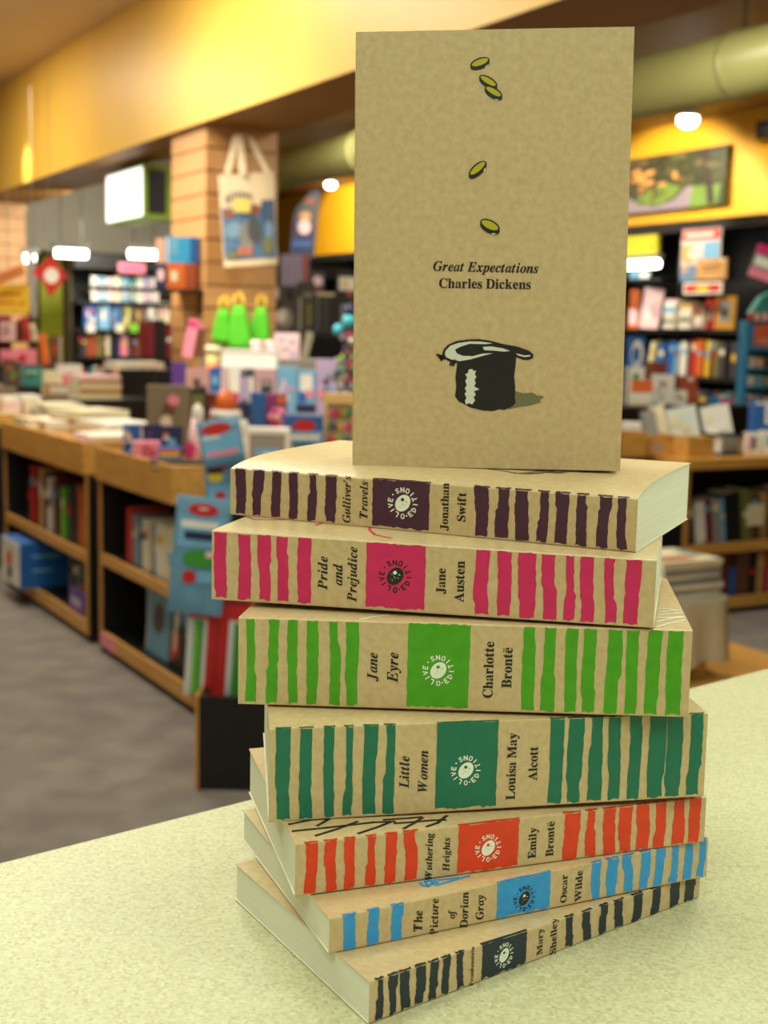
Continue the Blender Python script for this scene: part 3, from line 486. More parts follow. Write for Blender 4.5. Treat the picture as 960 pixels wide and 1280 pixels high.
classic(5, 'kraft paperback with vermilion stripes, third from the bottom of the pile', [(369, 1054), (880, 999), (880, 1053), (370, 1118)], (-.033, .5113), .376,
  (-.2045, -.2065, -.2282, -.227), .124, .0002, ink('vermilion'), c3(280, 3, [(305, 350), (390, 430), (460, 500), (541, 580), (617, 660), (693, 740)])+c3(560, S8, [(420, 472), (495, 532), (558, 600), (615, 652), (672, 715), (730, 768), (793, 835), (848, 883)]),
  (280+893/3, 560+263/S8), tx(280, 980, 3, ('Wuthering', 'I', 797, 348, 180), ('Heights', 'I', 862, 317, 197))+tx(560, 980, S8, ('Emily', 'R', 325, 257, 152), ('Brontë', 'R', 386, 250, 132)), (560+157/S8, 980+222/S8, .0052), False,
  [('black_pen_branches', INK, .0017, ln(280, 980, 3, [(258, 186), (400, 170), (560, 150), (640, 146)], [(245, 160), (330, 142), (395, 138)], [(345, 202), (420, 178), (500, 148)], [(505, 192), (570, 170), (625, 148)], [(600, 140), (700, 132), (740, 128)], [(675, 172), (715, 150), (745, 130)], [(760, 164), (800, 150), (835, 122)], [(350, 165), (375, 150), (392, 140)], [(640, 153), (700, 148), (780, 140), (830, 138)]))], (.03, 1.0))
classic(6, 'thin kraft paperback with sky blue stripes, second from the bottom of the pile', [(412, 1151), (884, 1047), (883, 1090), (411, 1198)], (-.018, .4931), .5112,
  (-.2276, -.2284, -.2476, -.2424), .130, .0002, ink('azure'), c3(280, 3, [(443, 488), (530, 570), (612, 650)])+c3(560, S8, [(486, 513), (540, 573), (600, 633), (660, 690), (715, 747), (770, 803), (825, 857), (877, 903)]),
  (560+145/S8, 560+333/S8), tx(280, 980, 3, ('The', 'I', 722, 558, 482), ('Picture', 'I', 779, 575, 437), ('of', 'I', 840, 512, 478), ('Dorian', 'I', 888, 545, 413), ('Gray', 'I', 945, 513, 423))+tx(560, 980, S8, ('Oscar', 'R', 393, 417, 325), ('Wilde', 'R', 447, 410, 310)), (560+241/S8, 980+410/S8, .0048), True,
  [('blue_pen_scribble', ink('azure'), .0014, ln(280, 980, 3, [(735, 372), (745, 384), (765, 386), (785, 372), (775, 364), (755, 368), (760, 380)], [(780, 378), (800, 372), (790, 362), (830, 360), (880, 352)], [(795, 382), (850, 366), (920, 345)]))], (.04, 1.0))
classic(7, 'thinnest kraft paperback with navy stripes at the bottom of the pile', [(460, 1225), (874, 1094), (873, 1122), (462, 1277)], (-.0016, .4721), .6733,
  (-.2428, -.2482, -.2602, -.2600), .148, .0002, ink('navy'), c3(280, 3, [(580, 622), (655, 690), (712, 760), (787, 830), (853, 890), (920, 950)])+c3(560, S8, [(135, 162), (528, 550), (580, 603), (627, 648), (672, 695), (718, 743), (768, 790), (815, 835), (850, 872)]),
  (560+235/S8, 560+397/S8), tx(560, 980, S8, ('Frankenstein', 'IR', 203, 660, 533), ('Mary', 'R', 452, 550, 468), ('Shelley', 'R', 497, 548, 435)), (560+318/S8, 980+555/S8, .0045), False, (), (.05, 1.0))

# ------------------------------------------------------------------ the book standing on the pile
def standing():
    k = 1.032; yaw, rot, lean = -.1215, .0121, .0109
    loc = Vector((-.0156*k, .6212*k, CAMZ-.0608*k+.0002)); w, h, d = .1252*k, .198*k, .033
    t = thing('paperback_book', 'kraft paperback with top hat and falling coins standing upright on the pile', 'book', loc, 0, 'kraft covered classics piled on the counter')
    t.rotation_euler = (-lean, -rot, yaw)
    m = M(); c = .0008; th = .0004
    # C-shaped cover in plan: front board, spine at the left, back board
    pr = [(w, 0), (c, 0), (.0002, .0002), (0, c), (0, d-c), (.0002, d-.0002), (c, d), (w, d)]
    pi = [(w, th), (c+th, th), (th+.0002, th+.0002), (th, c+th), (th, d-c-th), (th+.0002, d-th-.0002), (c+th, d-th), (w, d-th)]
    n = len(pr)
    for z in (0, h): m.v += [(x, y, z) for x, y in pr]+[(x, y, z) for x, y in pi]
    for i in range(n-1):
        m.f += [(i, i+1, 2*n+i+1, 2*n+i), (n+i, 3*n+i, 3*n+i+1, n+i+1), (i, n+i, n+i+1, i+1), (2*n+i, 2*n+i+1, 3*n+i+1, 3*n+i)]; m.m += [0, 1, 1, 1]
    for i in (0, n-1): m.f.append((i, 2*n+i, 3*n+i, n+i)); m.m.append(1)
    m.build('cover', [KRAFT, KRAFTIN], t)
    m = M(); m.box(.0009, w-.0012, th+.0001, d-th-.0001, .0006, h-.0006); m.build('page_block', LEAF, t)
    H = homog([(443, 42), (795, 34), (776, 588), (439, 582)], [(0, h), (w, h), (w, 0), (0, 0)])
    def P(ox, oy, s, pts): return [happly(H, ox+x/s, oy+y/s) for x, y in pts]
    def fn(off): return lambda x, y: (x, -off, y)
    # coins
    gold = mat('coin_yellow_print', (176, 168, 22), .4); shade = mat('grey_wash_print', (112, 106, 76), .5); hl = mat('pale_highlight_print', (206, 210, 196), .5)
    coins = [((432, 144), 31, 14, -20), ((457, 200), 31, 13, 30), ((473, 232), 30, 13, 30), ((425, 462), 33, 14, -40), ((462, 632), 32, 16, 25)]
    for i, ((cx, cy), a, b, an) in enumerate(coins):
        mo = M()
        ca, sa = math.cos(R(an)), math.sin(R(an)); off = .00012+i*.00009
        def E(a, b, dx, dy): return P(420, 20, 2.4, [(cx+dx+a*math.cos(t)*ca-b*math.sin(t)*sa, cy+dy+a*math.cos(t)*sa+b*math.sin(t)*ca) for t in [k*math.pi/12 for k in range(24)]])
        print_on(mo, [E(a, b+1, 0, 0)], fn(off)); print_on(mo, [E(a, b, 0, 6)], fn(off+.00001)); print_on(mo, [E(a-5, b-5, 0, -1.5)], fn(off+.00005), 1)
        print_on(mo, [P(420, 20, 2.4, [(cx+a*.4*ca-q*sa, cy+6+a*.4*sa+q*ca+r_) for q, r_ in ((b+1, 0),)]+[(cx+a*.7*ca-b*.65*sa, cy+6+a*.7*sa+b*.65*ca), (cx+a*.68*ca-b*.5*sa, cy+6+a*.68*sa+b*.5*ca), (cx+a*.4*ca-b*.8*sa, cy+6+a*.4*sa+b*.8*ca)])], fn(off+.00006), 2)
        mo.build('coin_print', [INK, gold, hl], t)
    # the hat
    q = lambda pts: P(420, 300, 2.4, pts)
    mh = M()
    print_on(mh, [q([(537, 453), (560, 460), (590, 458), (604, 466), (622, 468), (624, 474), (612, 480), (616, 486), (600, 492), (575, 498), (550, 501), (515, 509), (530, 490)])], fn(.00012), 1)
    print_on(mh, [q([(364, 358), (420, 352), (500, 350), (541, 350), (539, 380), (535, 410), (538, 440), (537, 470), (539, 490), (528, 500), (505, 510), (490, 508), (470, 514), (440, 512), (415, 506), (400, 502), (378, 490), (368, 486), (356, 470), (360, 440), (357, 415), (361, 385)])], fn(.00018))
    print_on(mh, [q([(318, 342), (322, 330), (335, 316), (360, 305), (395, 300), (430, 299), (460, 303), (500, 313), (545, 321), (580, 333), (593, 345), (591, 356), (578, 361), (560, 360), (540, 352), (500, 350), (455, 353), (425, 358), (395, 369), (365, 371), (340, 367), (322, 356)])], fn(.00024))
    print_on(mh, [q([(324, 345), (328, 334), (342, 319), (366, 311), (400, 306), (432, 306), (470, 311), (450, 314), (400, 313), (375, 321), (356, 330), (362, 342), (380, 349), (410, 350), (440, 342), (470, 341), (440, 349), (400, 360), (370, 365), (345, 360), (330, 353)])], fn(.0003), 2)
    print_on(mh, [q([(440, 322), (480, 320), (512, 326), (530, 333), (505, 336), (470, 333), (445, 332)])], fn(.0003), 2)
    print_on(mh, [q([(450, 318), (500, 320), (528, 328), (560, 342), (584, 343), (586, 350), (560, 349), (530, 336), (500, 326)])], fn(.00033), 0)
    print_on(mh, [q([(540, 341), (565, 347), (583, 346), (584, 350), (566, 352), (548, 348)])], fn(.00036), 2)
    print_on(mh, [q([(398, 390), (408, 388), (412, 394), (420, 392), (416, 404), (421, 412), (415, 420), (419, 430), (414, 440), (430, 449), (414, 454), (419, 466), (412, 472), (417, 482), (408, 494), (398, 490), (390, 495), (386, 484), (391, 474), (385, 462), (391, 456), (386, 446), (392, 436), (387, 424), (393, 414), (387, 404), (395, 400)])], fn(.0003), 2)
    for r_ in ([(302, 346), (312, 350), (322, 348)], [(308, 352), (316, 358), (328, 356)], [(314, 362), (318, 352), (326, 344)], [(342, 376), (348, 366), (356, 362)], [(350, 378), (354, 370), (360, 364)]):
        for p in ribbon(q(r_), .0011): print_on(mh, [p], fn(.0003))
    mh.build('top_hat_print', [INK, shade, hl], t)
    for nm, s, st, x0, x1, by, by1 in (('title_lettering', 'Great Expectations', 'I', 290, 608, 95, 101), ('author_lettering', 'Charles Dickens', 'R', 308, 585, 146, 149)):
        a = P(420, 300, 2.4, [(x0, by)])[0]; b = P(420, 300, 2.4, [(x1, by1)])[0]
        gl, L = text_polys(s, st); dx, dz = b[0]-a[0], b[1]-a[1]; l = math.hypot(dx, dz); kx = l/L
        m = M()
        for g in gl: print_on(m, [[(x*kx, y*kx*1.04) for x, y in o] for o in g], lambda x, y: (a[0]+(x*dx-y*dz)/l, -.0002, a[1]+(x*dz+y*dx)/l))
        m.build(nm, INK, t)
standing()
# ------------------------------------------------------------------ the shop: structure
FB, FA = TH-math.pi/2, TH      # turn of things that face the -B side (x runs along -A) and the -A side (x runs along B)
class Frame:
    def __init__(s, b, a, z, rz): s.o = W(b, a, z); s.rz = rz; s.R = Matrix.Rotation(rz, 3, 'Z')
    def p(s, x, y, z): return s.o+s.R@Vector((x, y, z))
def boxw(m, b0, b1, a0, a1, z0, z1, mi=0): m.box(b0, b1, a0, a1, z0, z1, mi)
CARPET = mat('grey_carpet', (126, 118, 112), .95, color2=(108, 101, 97), nscale=7, detail=8, bump=.3)
m = M(); m.box(-3.6, 8.0, -3.0, 17, -.05, 0); struct('floor', m, CARPET, rz=TH)
m = M(); m.box(2.9, 4.3, 2.4, 4.36, 0, .006); o = m.build('trim_1', mat('beech_floor_boards', (226, 172, 92), .4, color2=(214, 156, 78), nscale=5, wave=(2, 14, 2)), rz=TH); o['kind'] = 'structure'
m = M(); m.box(-3.6, 2.7, -3.0, 17, 3.28, 3.4); struct('ceiling', m, CEIL, rz=TH)
m = M(); m.box(3.17, 8.0, -3.0, 17, 3.12, 3.24); o = struct('ceiling', m, BROWNC, rz=TH)
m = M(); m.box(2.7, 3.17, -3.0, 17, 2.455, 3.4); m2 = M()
m.m = [1 if i == 0 else 0 for i in range(6)]      # underside in a browner colour
struct('trim_2', m, [YEL, mat('beam_underside_brown', (148, 104, 40), .6, noise=.08, nscale=3)], rz=TH)
m = M(); m.box(7.5, 7.62, -3.0, 17, 2.3, 3.24); struct('wall_right', m, YEL2, rz=TH)
m = M(); m.box(7.5, 7.62, -3.0, 17, 0, 2.3); struct('wall_right', m, mat('dark_shopfitting', (30, 27, 25), .7), rz=TH)
m = M(); m.box(-3.6, 8.0, 17, 17.1, 0, 3.4); struct('wall_back', m, mat('dim_olive_wall', (104, 92, 44), .8, noise=.15, nscale=2), rz=TH)
m = M(); m.box(-3.7, -3.6, -3.0, 17, 0, 3.4); struct('wall_left', m, mat('left_wall_paint', (214, 190, 140), .8), rz=TH)
GREYB = mat('grey_bulkhead', (128, 124, 114), .7, noise=.12, nscale=2)
m = M(); m.box(3.17, 4.6, 12.2, 13.6, 2.07, 3.12); struct('trim_3', m, GREYB, rz=TH)
m = M(); m.box(3.505, 3.79, 12.9, 13.1, 0, 2.07); struct('trim_4', m, mat('lime_green_column', (190, 204, 44), .55, noise=.08, nscale=3), rz=TH)

# ------------------------------------------------------------------ slatted pillars
def pillar(label, b0, b1, a0, a1, name='slatwall_pillar'):
    t = thing(name, label, 'pillar', W(b0, a0, 0), TH)
    w, d = b1-b0, a1-a0; m = M(); m.box(.015, w-.015, .015, d-.015, 0, 2.455); m.build('core', SLAT2, t)
    z = 2.455; h = .1215
    while z-h > 0:
        z0 = z-h+.009
        m = M(); m.box(0, w, 0, d, z0, z); m.build('slat', SLAT, t); z -= h
pillar('oak slatwall pillar with the tote bag and green pouches hanging on it', 2.74, 3.16, 6.77, 7.29)
pillar('oak slatwall pillar cut by the left edge of the photo', 2.74, 3.16, 12.05, 12.6)

# ------------------------------------------------------------------ duct, lamps, screen
def duct():
    t = thing('air_duct', 'fat round olive green air duct hanging under the ceiling', 'duct', W(5.05, 2.0, 2.78), TH)
    m = M(); m.cyl((0, 0, 0), (0, 11.0, 0), .165, n=40); m.build('pipe', mat('duct_paint', (158, 158, 100), .38, noise=.05, nscale=2), t, smooth=True)
    for y in (1.2, 3.2, 5.2, 7.2, 9.2):
        m = M(); m.cyl((0, y, 0), (0, y+.03, 0), .171, n=40); m.build('collar', mat('duct_paint', (158, 158, 100)), t, smooth=True)
        m = M(); m.tube([(0, y, .16), (0, y, .36)], .008); m.build('hanger', STEEL, t)
duct()
GLOW = mat('fluorescent_tube', (250, 252, 240), .4, emit=12)
def tubelight(x0, x1, y, plane, v, label, ztop=3.0):
    g = on_a if plane == 'a' else on_b
    p, q = g(x0, y, v), g(x1, y, v); c = (p+q)/2; L = (q-p).length
    t = thing('strip_light', label, 'light', c, FA if plane == 'a' else FB, None)
    m = M(); m.box(-L/2-.03, L/2+.03, -.03, .03, .04, .075); m.build('batten', mat('grey_batten', (110, 110, 105), .5), t)
    for x in (-L*.35, L*.35): m = M(); m.box(x-.003, x+.003, -.003, .003, .09, ztop-c.z); m.build('drop_rod', BLACKP, t)
    m = M(); m.cyl((-L/2, 0, 0), (L/2, 0, 0), .034, n=12); m.build('tube', GLOW, t, smooth=True)
tubelight(70, 108, 317, 'a', 10.6, 'glowing strip light above the red diamond sign', 3.11)
tubelight(162, 197, 318, 'a', 10.0, 'glowing strip light above the small pink shelf sign', 3.11)
tubelight(31, 43, 323, 'a', 11.0, 'short glowing lamp left of the red diamond sign', 2.3)
tubelight(770, 822, 331, 'b', 6.95, 'glowing strip light beside the standing book on the right', 2.1)
def spot(x, y, z, label, r=.07):
    c = on_z(x, y, z); t = thing('spotlight', label, 'light', c, TH)
    m = M(); m.cyl((0, 0, .02), (0, .0, .17), r*1.15, r*.7, n=16); m.build('lamp_housing', mat('white_metal', (225, 225, 220), .4), t, smooth=True)
    m = M(); m.cyl((0, 0, .17), (0, 0, 3.12-z), .01); m.build('stem', STEEL, t)
    m = M(); m.ell((0, 0, 0), r, r, r*.75); m.build('bulb', mat('spot_bulb', (255, 250, 235), .4, emit=26), t, smooth=True)
spot(860, 150, 2.84, 'bright round spotlight in front of the woodland picture')
spot(413, 231, 2.9, 'small bright spotlight left of the standing book', .055)
def lightbox():
    b0, b1, a0, a1 = 2.9, 3.04, 8.22, 8.96
    t = thing('light_box', 'white glowing light box with lime green edge beside the oak pillar', 'light box', W(2.9, 8.22, 2.07), TH)
    m = M(); m.box(0, .19, 0, .75, 0, .33); m.build('casing', mat('lime_edge', (150, 190, 50), .5), t)
    m = M(); m.box(-.008, .0, .015, .72, .015, .32); m.build('lit_panel', mat('lit_panel', (250, 250, 246), .5, emit=1.6), t)
    m = M(); m.box(.03, .15, -.006, 0, .03, .30); m.build('dark_screen', BLACKP, t)
    for y in (.1, .62): m = M(); m.tube([(.09, y, .33), (.09, y, .40)], .01); m.build('hanger', STEEL, t)
lightbox()
def wallbox(label, name, cat, x0, x1, y0, y1, b, mt, d=.08):
    p = on_b(x0, y1, b); q = on_b(x1, y0, b); w = p.dot(A)-q.dot(A); h = q.z-p.z
    t = thing(name, label, cat, p, FB); return t, w, h
t, w, h = wallbox('black loudspeaker on the ochre wall at the right edge', 'loudspeaker', 'speaker', 944, 975, 147, 174, 7.32, BLACKP)
m = M(); m.box(0, w, 0, .17, 0, h); m.build('cabinet', BLACKP, t); m = M(); m.box(.02, w-.02, -.008, 0, .02, h-.02); m.build('grille', mat('speaker_cloth', (34, 32, 34), .9), t)

# ------------------------------------------------------------------ small stock builders
def patch(t, items, name='front_print', y=-.0015):
    """flat print on a front face: (colour, outline in x,z)"""
    m = M(); mats = []
    for i, (c, o) in enumerate(items):
        mt = pal(c)
        if mt not in mats: mats.append(mt)
        print_on(m, [o], lambda x, z: (x, y-.0003*(i % 12)-.00002*i, z), mats.index(mt))
    return m.build(name, mats, t)
def rect(x0, x1, z0, z1): return [(x0, z0), (x1, z0), (x1, z1), (x0, z1)]
def oval(cx, cz, rx, rz, n=14): return [(cx+rx*math.cos(k*2*math.pi/n), cz+rz*math.sin(k*2*math.pi/n)) for k in range(n)]
def busy(w, h, cols, rn, n=10):
    out = []
    for i in range(n):
        c = rn.choice(cols); x, z = rn.uniform(.08, .62)*w, rn.uniform(.06, .7)*h
        out.append((c, rect(x, x+rn.uniform(.12, .3)*w, z, z+rn.uniform(.06, .2)*h) if rn.random() < .5 else oval(x+.12*w, z+.1*h, rn.uniform(.06, .16)*w, rn.uniform(.05, .12)*h)))
    return out
def spotat(xl, xr, yt, plane, val, zs):
    """where a thing stands: between columns xl..xr, on support zs, in plane a=val or b=val, top at row yt"""
    f = dict(a=on_a, b=on_b, y=on_y)[plane]; xc = (xl+xr)/2
    lo, hi = 300, 900
    for _ in range(30):
        y = (lo+hi)/2
        if f(xc, y, val).z > zs: lo = y
        else: hi = y
    p = f(xc, lo, val); top = f(xc, yt, val).z; D = depth(p)
    return Vector((p.x, p.y, zs)), (xr-xl)*D/FP, top-zs
def carton(label, xl, xr, yt, plane, val, zs, col, prints=None, d=.06, yaw=0, name='boxed_toy', cat='box', group=None, cols=None, seed=0):
    p, w, h = spotat(xl, xr, yt, plane, val, zs); h = max(h, .02)
    t = thing(name, label, cat, p, yaw, group)
    m = M(); m.box(-w/2, w/2, 0, d, 0, h); m.build('carton', pal(col), t)
    rn = random.Random(seed+int(xl)*7+int(yt)); pr = [(c, [(-w/2+x*w, z*h) for x, z in o]) for c, o in (prints or [])]
    if cols: pr += [(c, [(-w/2+x, z) for x, z in o]) for c, o in busy(w, h, cols, rn)]
    if pr: patch(t, pr)
    return t, w, h
def upbook(label, xl, xr, yt, plane, val, zs, col, prints=None, d=.025, yaw=0, lean=0, tilt=0, cols=None, group=None):
    p, w, h = spotat(xl, xr, yt, plane, val, zs); t = thing('book', label, 'book', p, yaw, group); t.rotation_euler = (-lean, tilt, yaw)
    m = M(); m.box(-w/2, w/2, 0, .003, 0, h); m.box(-w/2, w/2, d-.003, d, 0, h); m.box(-w/2, -w/2+.003, 0, d, 0, h); m.build('cover', pal(col), t)
    m = M(); m.box(-w/2+.004, w/2-.004, .003, d-.003, .003, h-.004); m.build('page_block', PAPER, t)
    rn = random.Random(int(xl)*11+int(yt)); pr = [(c, [(-w/2+x*w, z*h) for x, z in o]) for c, o in (prints or [])]
    if cols: pr += [(c, [(-w/2+x, z) for x, z in o]) for c, o in busy(w, h, cols, rn)]
    if pr: patch(t, pr, 'cover_print')
    return t
def flatpile(what, xl, xr, plane, val, zs, cols, th=.02, d=.2, yaw=0, where='', rn=rnd, w=None, name='book', cat='book', grp=None):
    """books lying on one another; each is a thing with cover and pages"""
    p, w0, _ = spotat(xl, xr, 300, plane, val, zs); w = w or w0; z = zs; n = len(cols)
    for i, c in enumerate(cols):
        h = th*rn.uniform(.8, 1.25); y = yaw+rn.uniform(-.07, .07)
        pos = 'topmost' if i == n-1 else 'lowest' if i == 0 else ('%s up' % ORD[i])
        if n == 1: lb = '%s %s lying %s' % (cname(c), what, where)
        else: lb = '%s %s, %s in the pile %s' % (cname(c), what, pos, where)
        t = thing(name, lb, cat, (p.x+rn.uniform(-.008, .008), p.y, z), y, grp or ('books piled '+where))
        m = M(); m.box(-w/2, w/2, 0, d, 0, .002); m.box(-w/2, w/2, 0, d, h-.002, h); m.box(-w/2, w/2, 0, .002, 0, h); m.build('cover', pal(c), t)
        m = M(); m.box(-w/2+.004, w/2-.004, .002, d-.003, .002, h-.002); m.build('page_block', PAPER, t)
        z += h
    return z
ORD = ['first', 'second', 'third', 'fourth', 'fifth', 'sixth', 'seventh', 'eighth', 'ninth', 'tenth', 'eleventh', 'twelfth', 'thirteenth', 'fourteenth', 'fifteenth', 'sixteenth', 'seventeenth', 'eighteenth', 'nineteenth', 'twentieth']
ORD += ['twenty-'+o for o in ORD[:9]]+['thirtieth']+['thirty-'+o for o in ORD[:9]]
def cname(c): return c.replace('_', ' ') if isinstance(c, str) else 'coloured'
def row(F, x0, x1, y0, z0, hmax, spec, where, depth=.16, leanfn=None, vary=.12, word='book'):
    """spines side by side on a shelf; spec = colours with relative thickness"""
    rn = random.Random(where); tot = sum(s[1] for s in spec if s); x = x0
    for i, s in enumerate(spec):
        c, k = s[0], s[1]; w = (x1-x0)*k/tot; hf = s[2] if len(s) > 2 else 1
        if c:
            h = hmax*hf*(1-rn.random()*vary); lean = leanfn(i) if leanfn else 0
            t = thing('book', '%s %s, %s from left on %s' % (cname(c), word, ORD[min(i, 38)], where), 'book', F.p(x+w/2, y0+rn.uniform(0, .012), z0+abs(math.sin(lean))*w*.5), F.rz, 'books on '+where)
            t.rotation_euler = (0, lean, F.rz)
            m = M(); ww = w*.94/2; m.box(-ww, ww, 0, .003, 0, h); m.box(-ww, -ww+.002, 0, depth, 0, h); m.box(ww-.002, ww, 0, depth, 0, h); m.build('cover', pal(c), t)
            m = M(); m.box(-ww+.002, ww-.002, .003, depth-.004, .003, h-.005); m.build('page_block', PAPER, t)
            if w > .022 and rn.random() < .75:
                c2 = rn.choice(['white', 'cream', 'black', 'yellow', 'light_blue', 'red']); z = rn.uniform(.45, .75)*h
                if c2 != c: patch(t, [(c2, rect(-ww*.7, ww*.7, z, z+h*rn.uniform(.1, .22)))], 'spine_print', -.001)
        x += w
def mix(n, cols, rn, lo=.7, hi=1.5): return [(rn.choice(cols), rn.uniform(lo, hi)) for _ in range(n)]

# ------------------------------------------------------------------ birch display tables on the left
def table(label, b, a_far, a_near, fascia_near, mid0, mid1, depth, pinktag=False):
    Wd = a_far-a_near; t = thing('display_table', label, 'table', W(b, a_far, 0), FB)
    F = Frame(b, a_far, 0, FB); fx = a_far-fascia_near
    def P(name, mt, *bx): m = M(); m.box(*bx); return m.build(name, mt, t)
    P('end_panel', BLACKP, 0, .022, .004, depth, 0, .73); P('end_panel', BLACKP, Wd-.022, Wd, .004, depth, 0, .73)
    P('edge_strip', BIRCHX, 0, .024, -.004, .004, .03, .73); P('edge_strip', BIRCHX, Wd-.024, Wd, -.004, .004, .03, .73)
    P('divider', BLACKP, .022, Wd-.022, .42, .44, .03, .725)
    P('plinth', BLACKP, .03, Wd-.03, .04, depth, 0, .03)
    s = P('shelf', BLACKP, .022, Wd-.022, .012, .42, mid0, mid1-.004); P('shelf_lip', BIRCH, .024, Wd-.024, -.003, .012, mid0-.004, mid1)
    P('shelf', BLACKP, .022, Wd-.022, .012, .42, .03, .086); P('shelf_lip', BIRCH, .024, Wd-.024, -.003, .012, .03, .092)
    P('tabletop', BIRCH, -.004, fx, -.006, depth, .735, .80)
    P('fascia', BIRCH, -.01, fx+.01, -.014, .006, .735, .872); P('fascia', BIRCH, fx-.01, fx+.01, .006, depth, .735, .872)
    P('tray_base', BIRCHX, 0, fx-.01, .006, depth, .80, .84)
    if pinktag: m = M(); m.box(.026, .2, -.006, -.003, .03, .09); m.build('shelf_tag', pal('pink'), t)
    return F, Wd
F1, W1 = table('long birch and black book table farther from the till', 1.69, 6.95, 5.51, 5.53, .352, .395, .52)
F2, W2 = table('birch and black book table nearest the till', 1.69, 5.345, 4.27, 4.46, .385, .425, 1.15, True)
row(F1, .30, 1.40, .03, .392, .27, [('black', 1.2, .8), ('red', 1.1, 1.1), ('dark_red', 1.2, 1.06), ('dark_red', .6), ('tan', 1, 1.1), ('black', 1.3), ('white', 1, .98), ('grey', .8, .95), ('dark_red', .7), ('black', 1.1, .9), ('lime', .8, .9), ('green', .6, .88), ('dark_grey', 1, .9), ('black', 1.6, .85), ('rust', 1, 1.03), ('orange', .6, 1), ('black', .5), ('white', .9, .98), ('light_blue', .7, .98)], 'the upper shelf of the farther table', vary=.04)
row(F1, 1.03, 1.41, .03, .088, .24, [('dark_grey', 1), ('black', 1), ('grey', 1, .9), ('black', 1, .8), ('lime', 1.5, .95), ('olive', 1)], 'the lower shelf of the farther table', vary=.06)
pa, pb = on_b(25, 730, 1.61), on_b(3, 718, 1.61); wc = (pb-pa).dot(A)
t = thing('carton', 'blue carton with white end sticking out of the lower shelf', 'box', W(1.61, pb.dot(A), .0935), FB)
m = M(); m.box(0, wc, 0, .44, 0, .22); m.build('carton', mat('royal_blue_card', (20, 92, 168), .5), t)
m = M(); m.box(.002, wc-.002, -.0025, 0, 0, .219); m.build('end_label', pal('white'), t)
patch(t, [('orange', rect(.3*wc, .6*wc, .09, .16)), ('navy', rect(.35*wc, .6*wc, .03, .08))], 'end_print', -.004)
m = M(); m.box(wc, wc+.0015, .06, .20, .15, .162); m.box(wc, wc+.0015, .06, .16, .08, .09); m.build('side_print', pal('light_blue'), t)
t = thing('carton', 'small purple blue box on the lower shelf of the farther table', 'box', F1.p(1.13, .006, .093), F1.rz)
m = M(); m.box(0, .22, 0, .02, 0, .10); m.build('carton', pal('purple'), t); patch(t, [('lilac', rect(.03, .18, .03, .07))])
row(F2, .24, .74, .03, .422, .205, [('red', 1.2, 1.12), ('grey', .8), ('light_blue', .6), ('dark_grey', .8), ('white', .7), ('cream', .7), ('grey', .8, .95), ('light_blue', .4, .9), ('white', 1.8, 1.05), ('cream', .9)], 'the upper shelf of the nearest table', vary=.05)
row(F2, .78, 1.02, .03, .422, .15, [('tan', 1), ('cream', 1, .9), ('tan', 1), ('cream', 1.2, .85), ('grey', 1)], 'the right part of the nearest table upper shelf', vary=.1)
def leaner(label, x, y, z, w, h, col, lean, prints=None, d=.02, F=F2):
    t = thing('book', label, 'book', F.p(x, y, z), F.rz); t.rotation_euler = (lean, 0, F.rz)
    m = M(); m.box(0, w, 0, .003, 0, h); m.box(0, w, d-.003, d, 0, h); m.box(0, .003, 0, d, 0, h); m.build('cover', pal(col), t)
    m = M(); m.box(.004, w-.004, .003, d-.003, .003, h-.004); m.build('page_block', PAPER, t)
    if prints: patch(t, prints, 'cover_print')
leaner('tall light blue book in the bottom corner of the nearest table', .30, .10, .088, .05, .26, 'light_blue', 0, d=.1)
leaner('light blue book with round brown picture on the bottom shelf', .40, .06, .088, .24, .245, 'light_blue', -.08, [('brown', oval(.12, .15, .062, .062)), ('dark_grey', oval(.12, .15, .045, .045)), ('white', rect(0, .012, 0, .245))])
leaner('black book with red and white figure on the bottom shelf', .68, .05, .088, .22, .24, 'black', -.08, [('red', rect(.02, .10, .05, .14)), ('white', oval(.06, .19, .03, .035)), ('white', rect(.04, .07, .07, .17)), ('orange', rect(.03, .05, .03, .09))])

# ------------------------------------------------------------------ right hand fixture and what it carries
def rightunit():
    t = thing('shelf_unit', 'low birch edged black shelving at the right edge of the photo', 'shelf', W(4.44, 4.8, 0), FA)
    Wd, D = 2.3, 1.0
    def P(name, mt, *bx): m = M(); m.box(*bx); return m.build(name, mt, t)
    P('end_panel', BLACKP, 0, .025, .004, D, 0, .74); P('edge_strip', BIRCHX, 0, .028, -.004, .004, .03, .74); P('end_panel', BLACKP, Wd-.025, Wd, .004, D, 0, .74)
    P('back_panel', BLACKP, .025, Wd-.025, .34, .36, .03, .74); P('plinth', BLACKP, .03, Wd-.03, .03, D, 0, .03)
    for z0, z1 in ((.03, .085), (.315, .365)):
        P('shelf', BLACKP, .025, Wd-.025, .012, .34, z0, z1-.004); P('shelf_lip', BIRCH, .026, Wd-.026, -.004, .012, z0, z1)
    P('tabletop', BIRCH, -.01, Wd, -.008, D, .74, .79)
rightunit()
FR = Frame(4.44, 4.8, 0, FA); rn = random.Random(5)
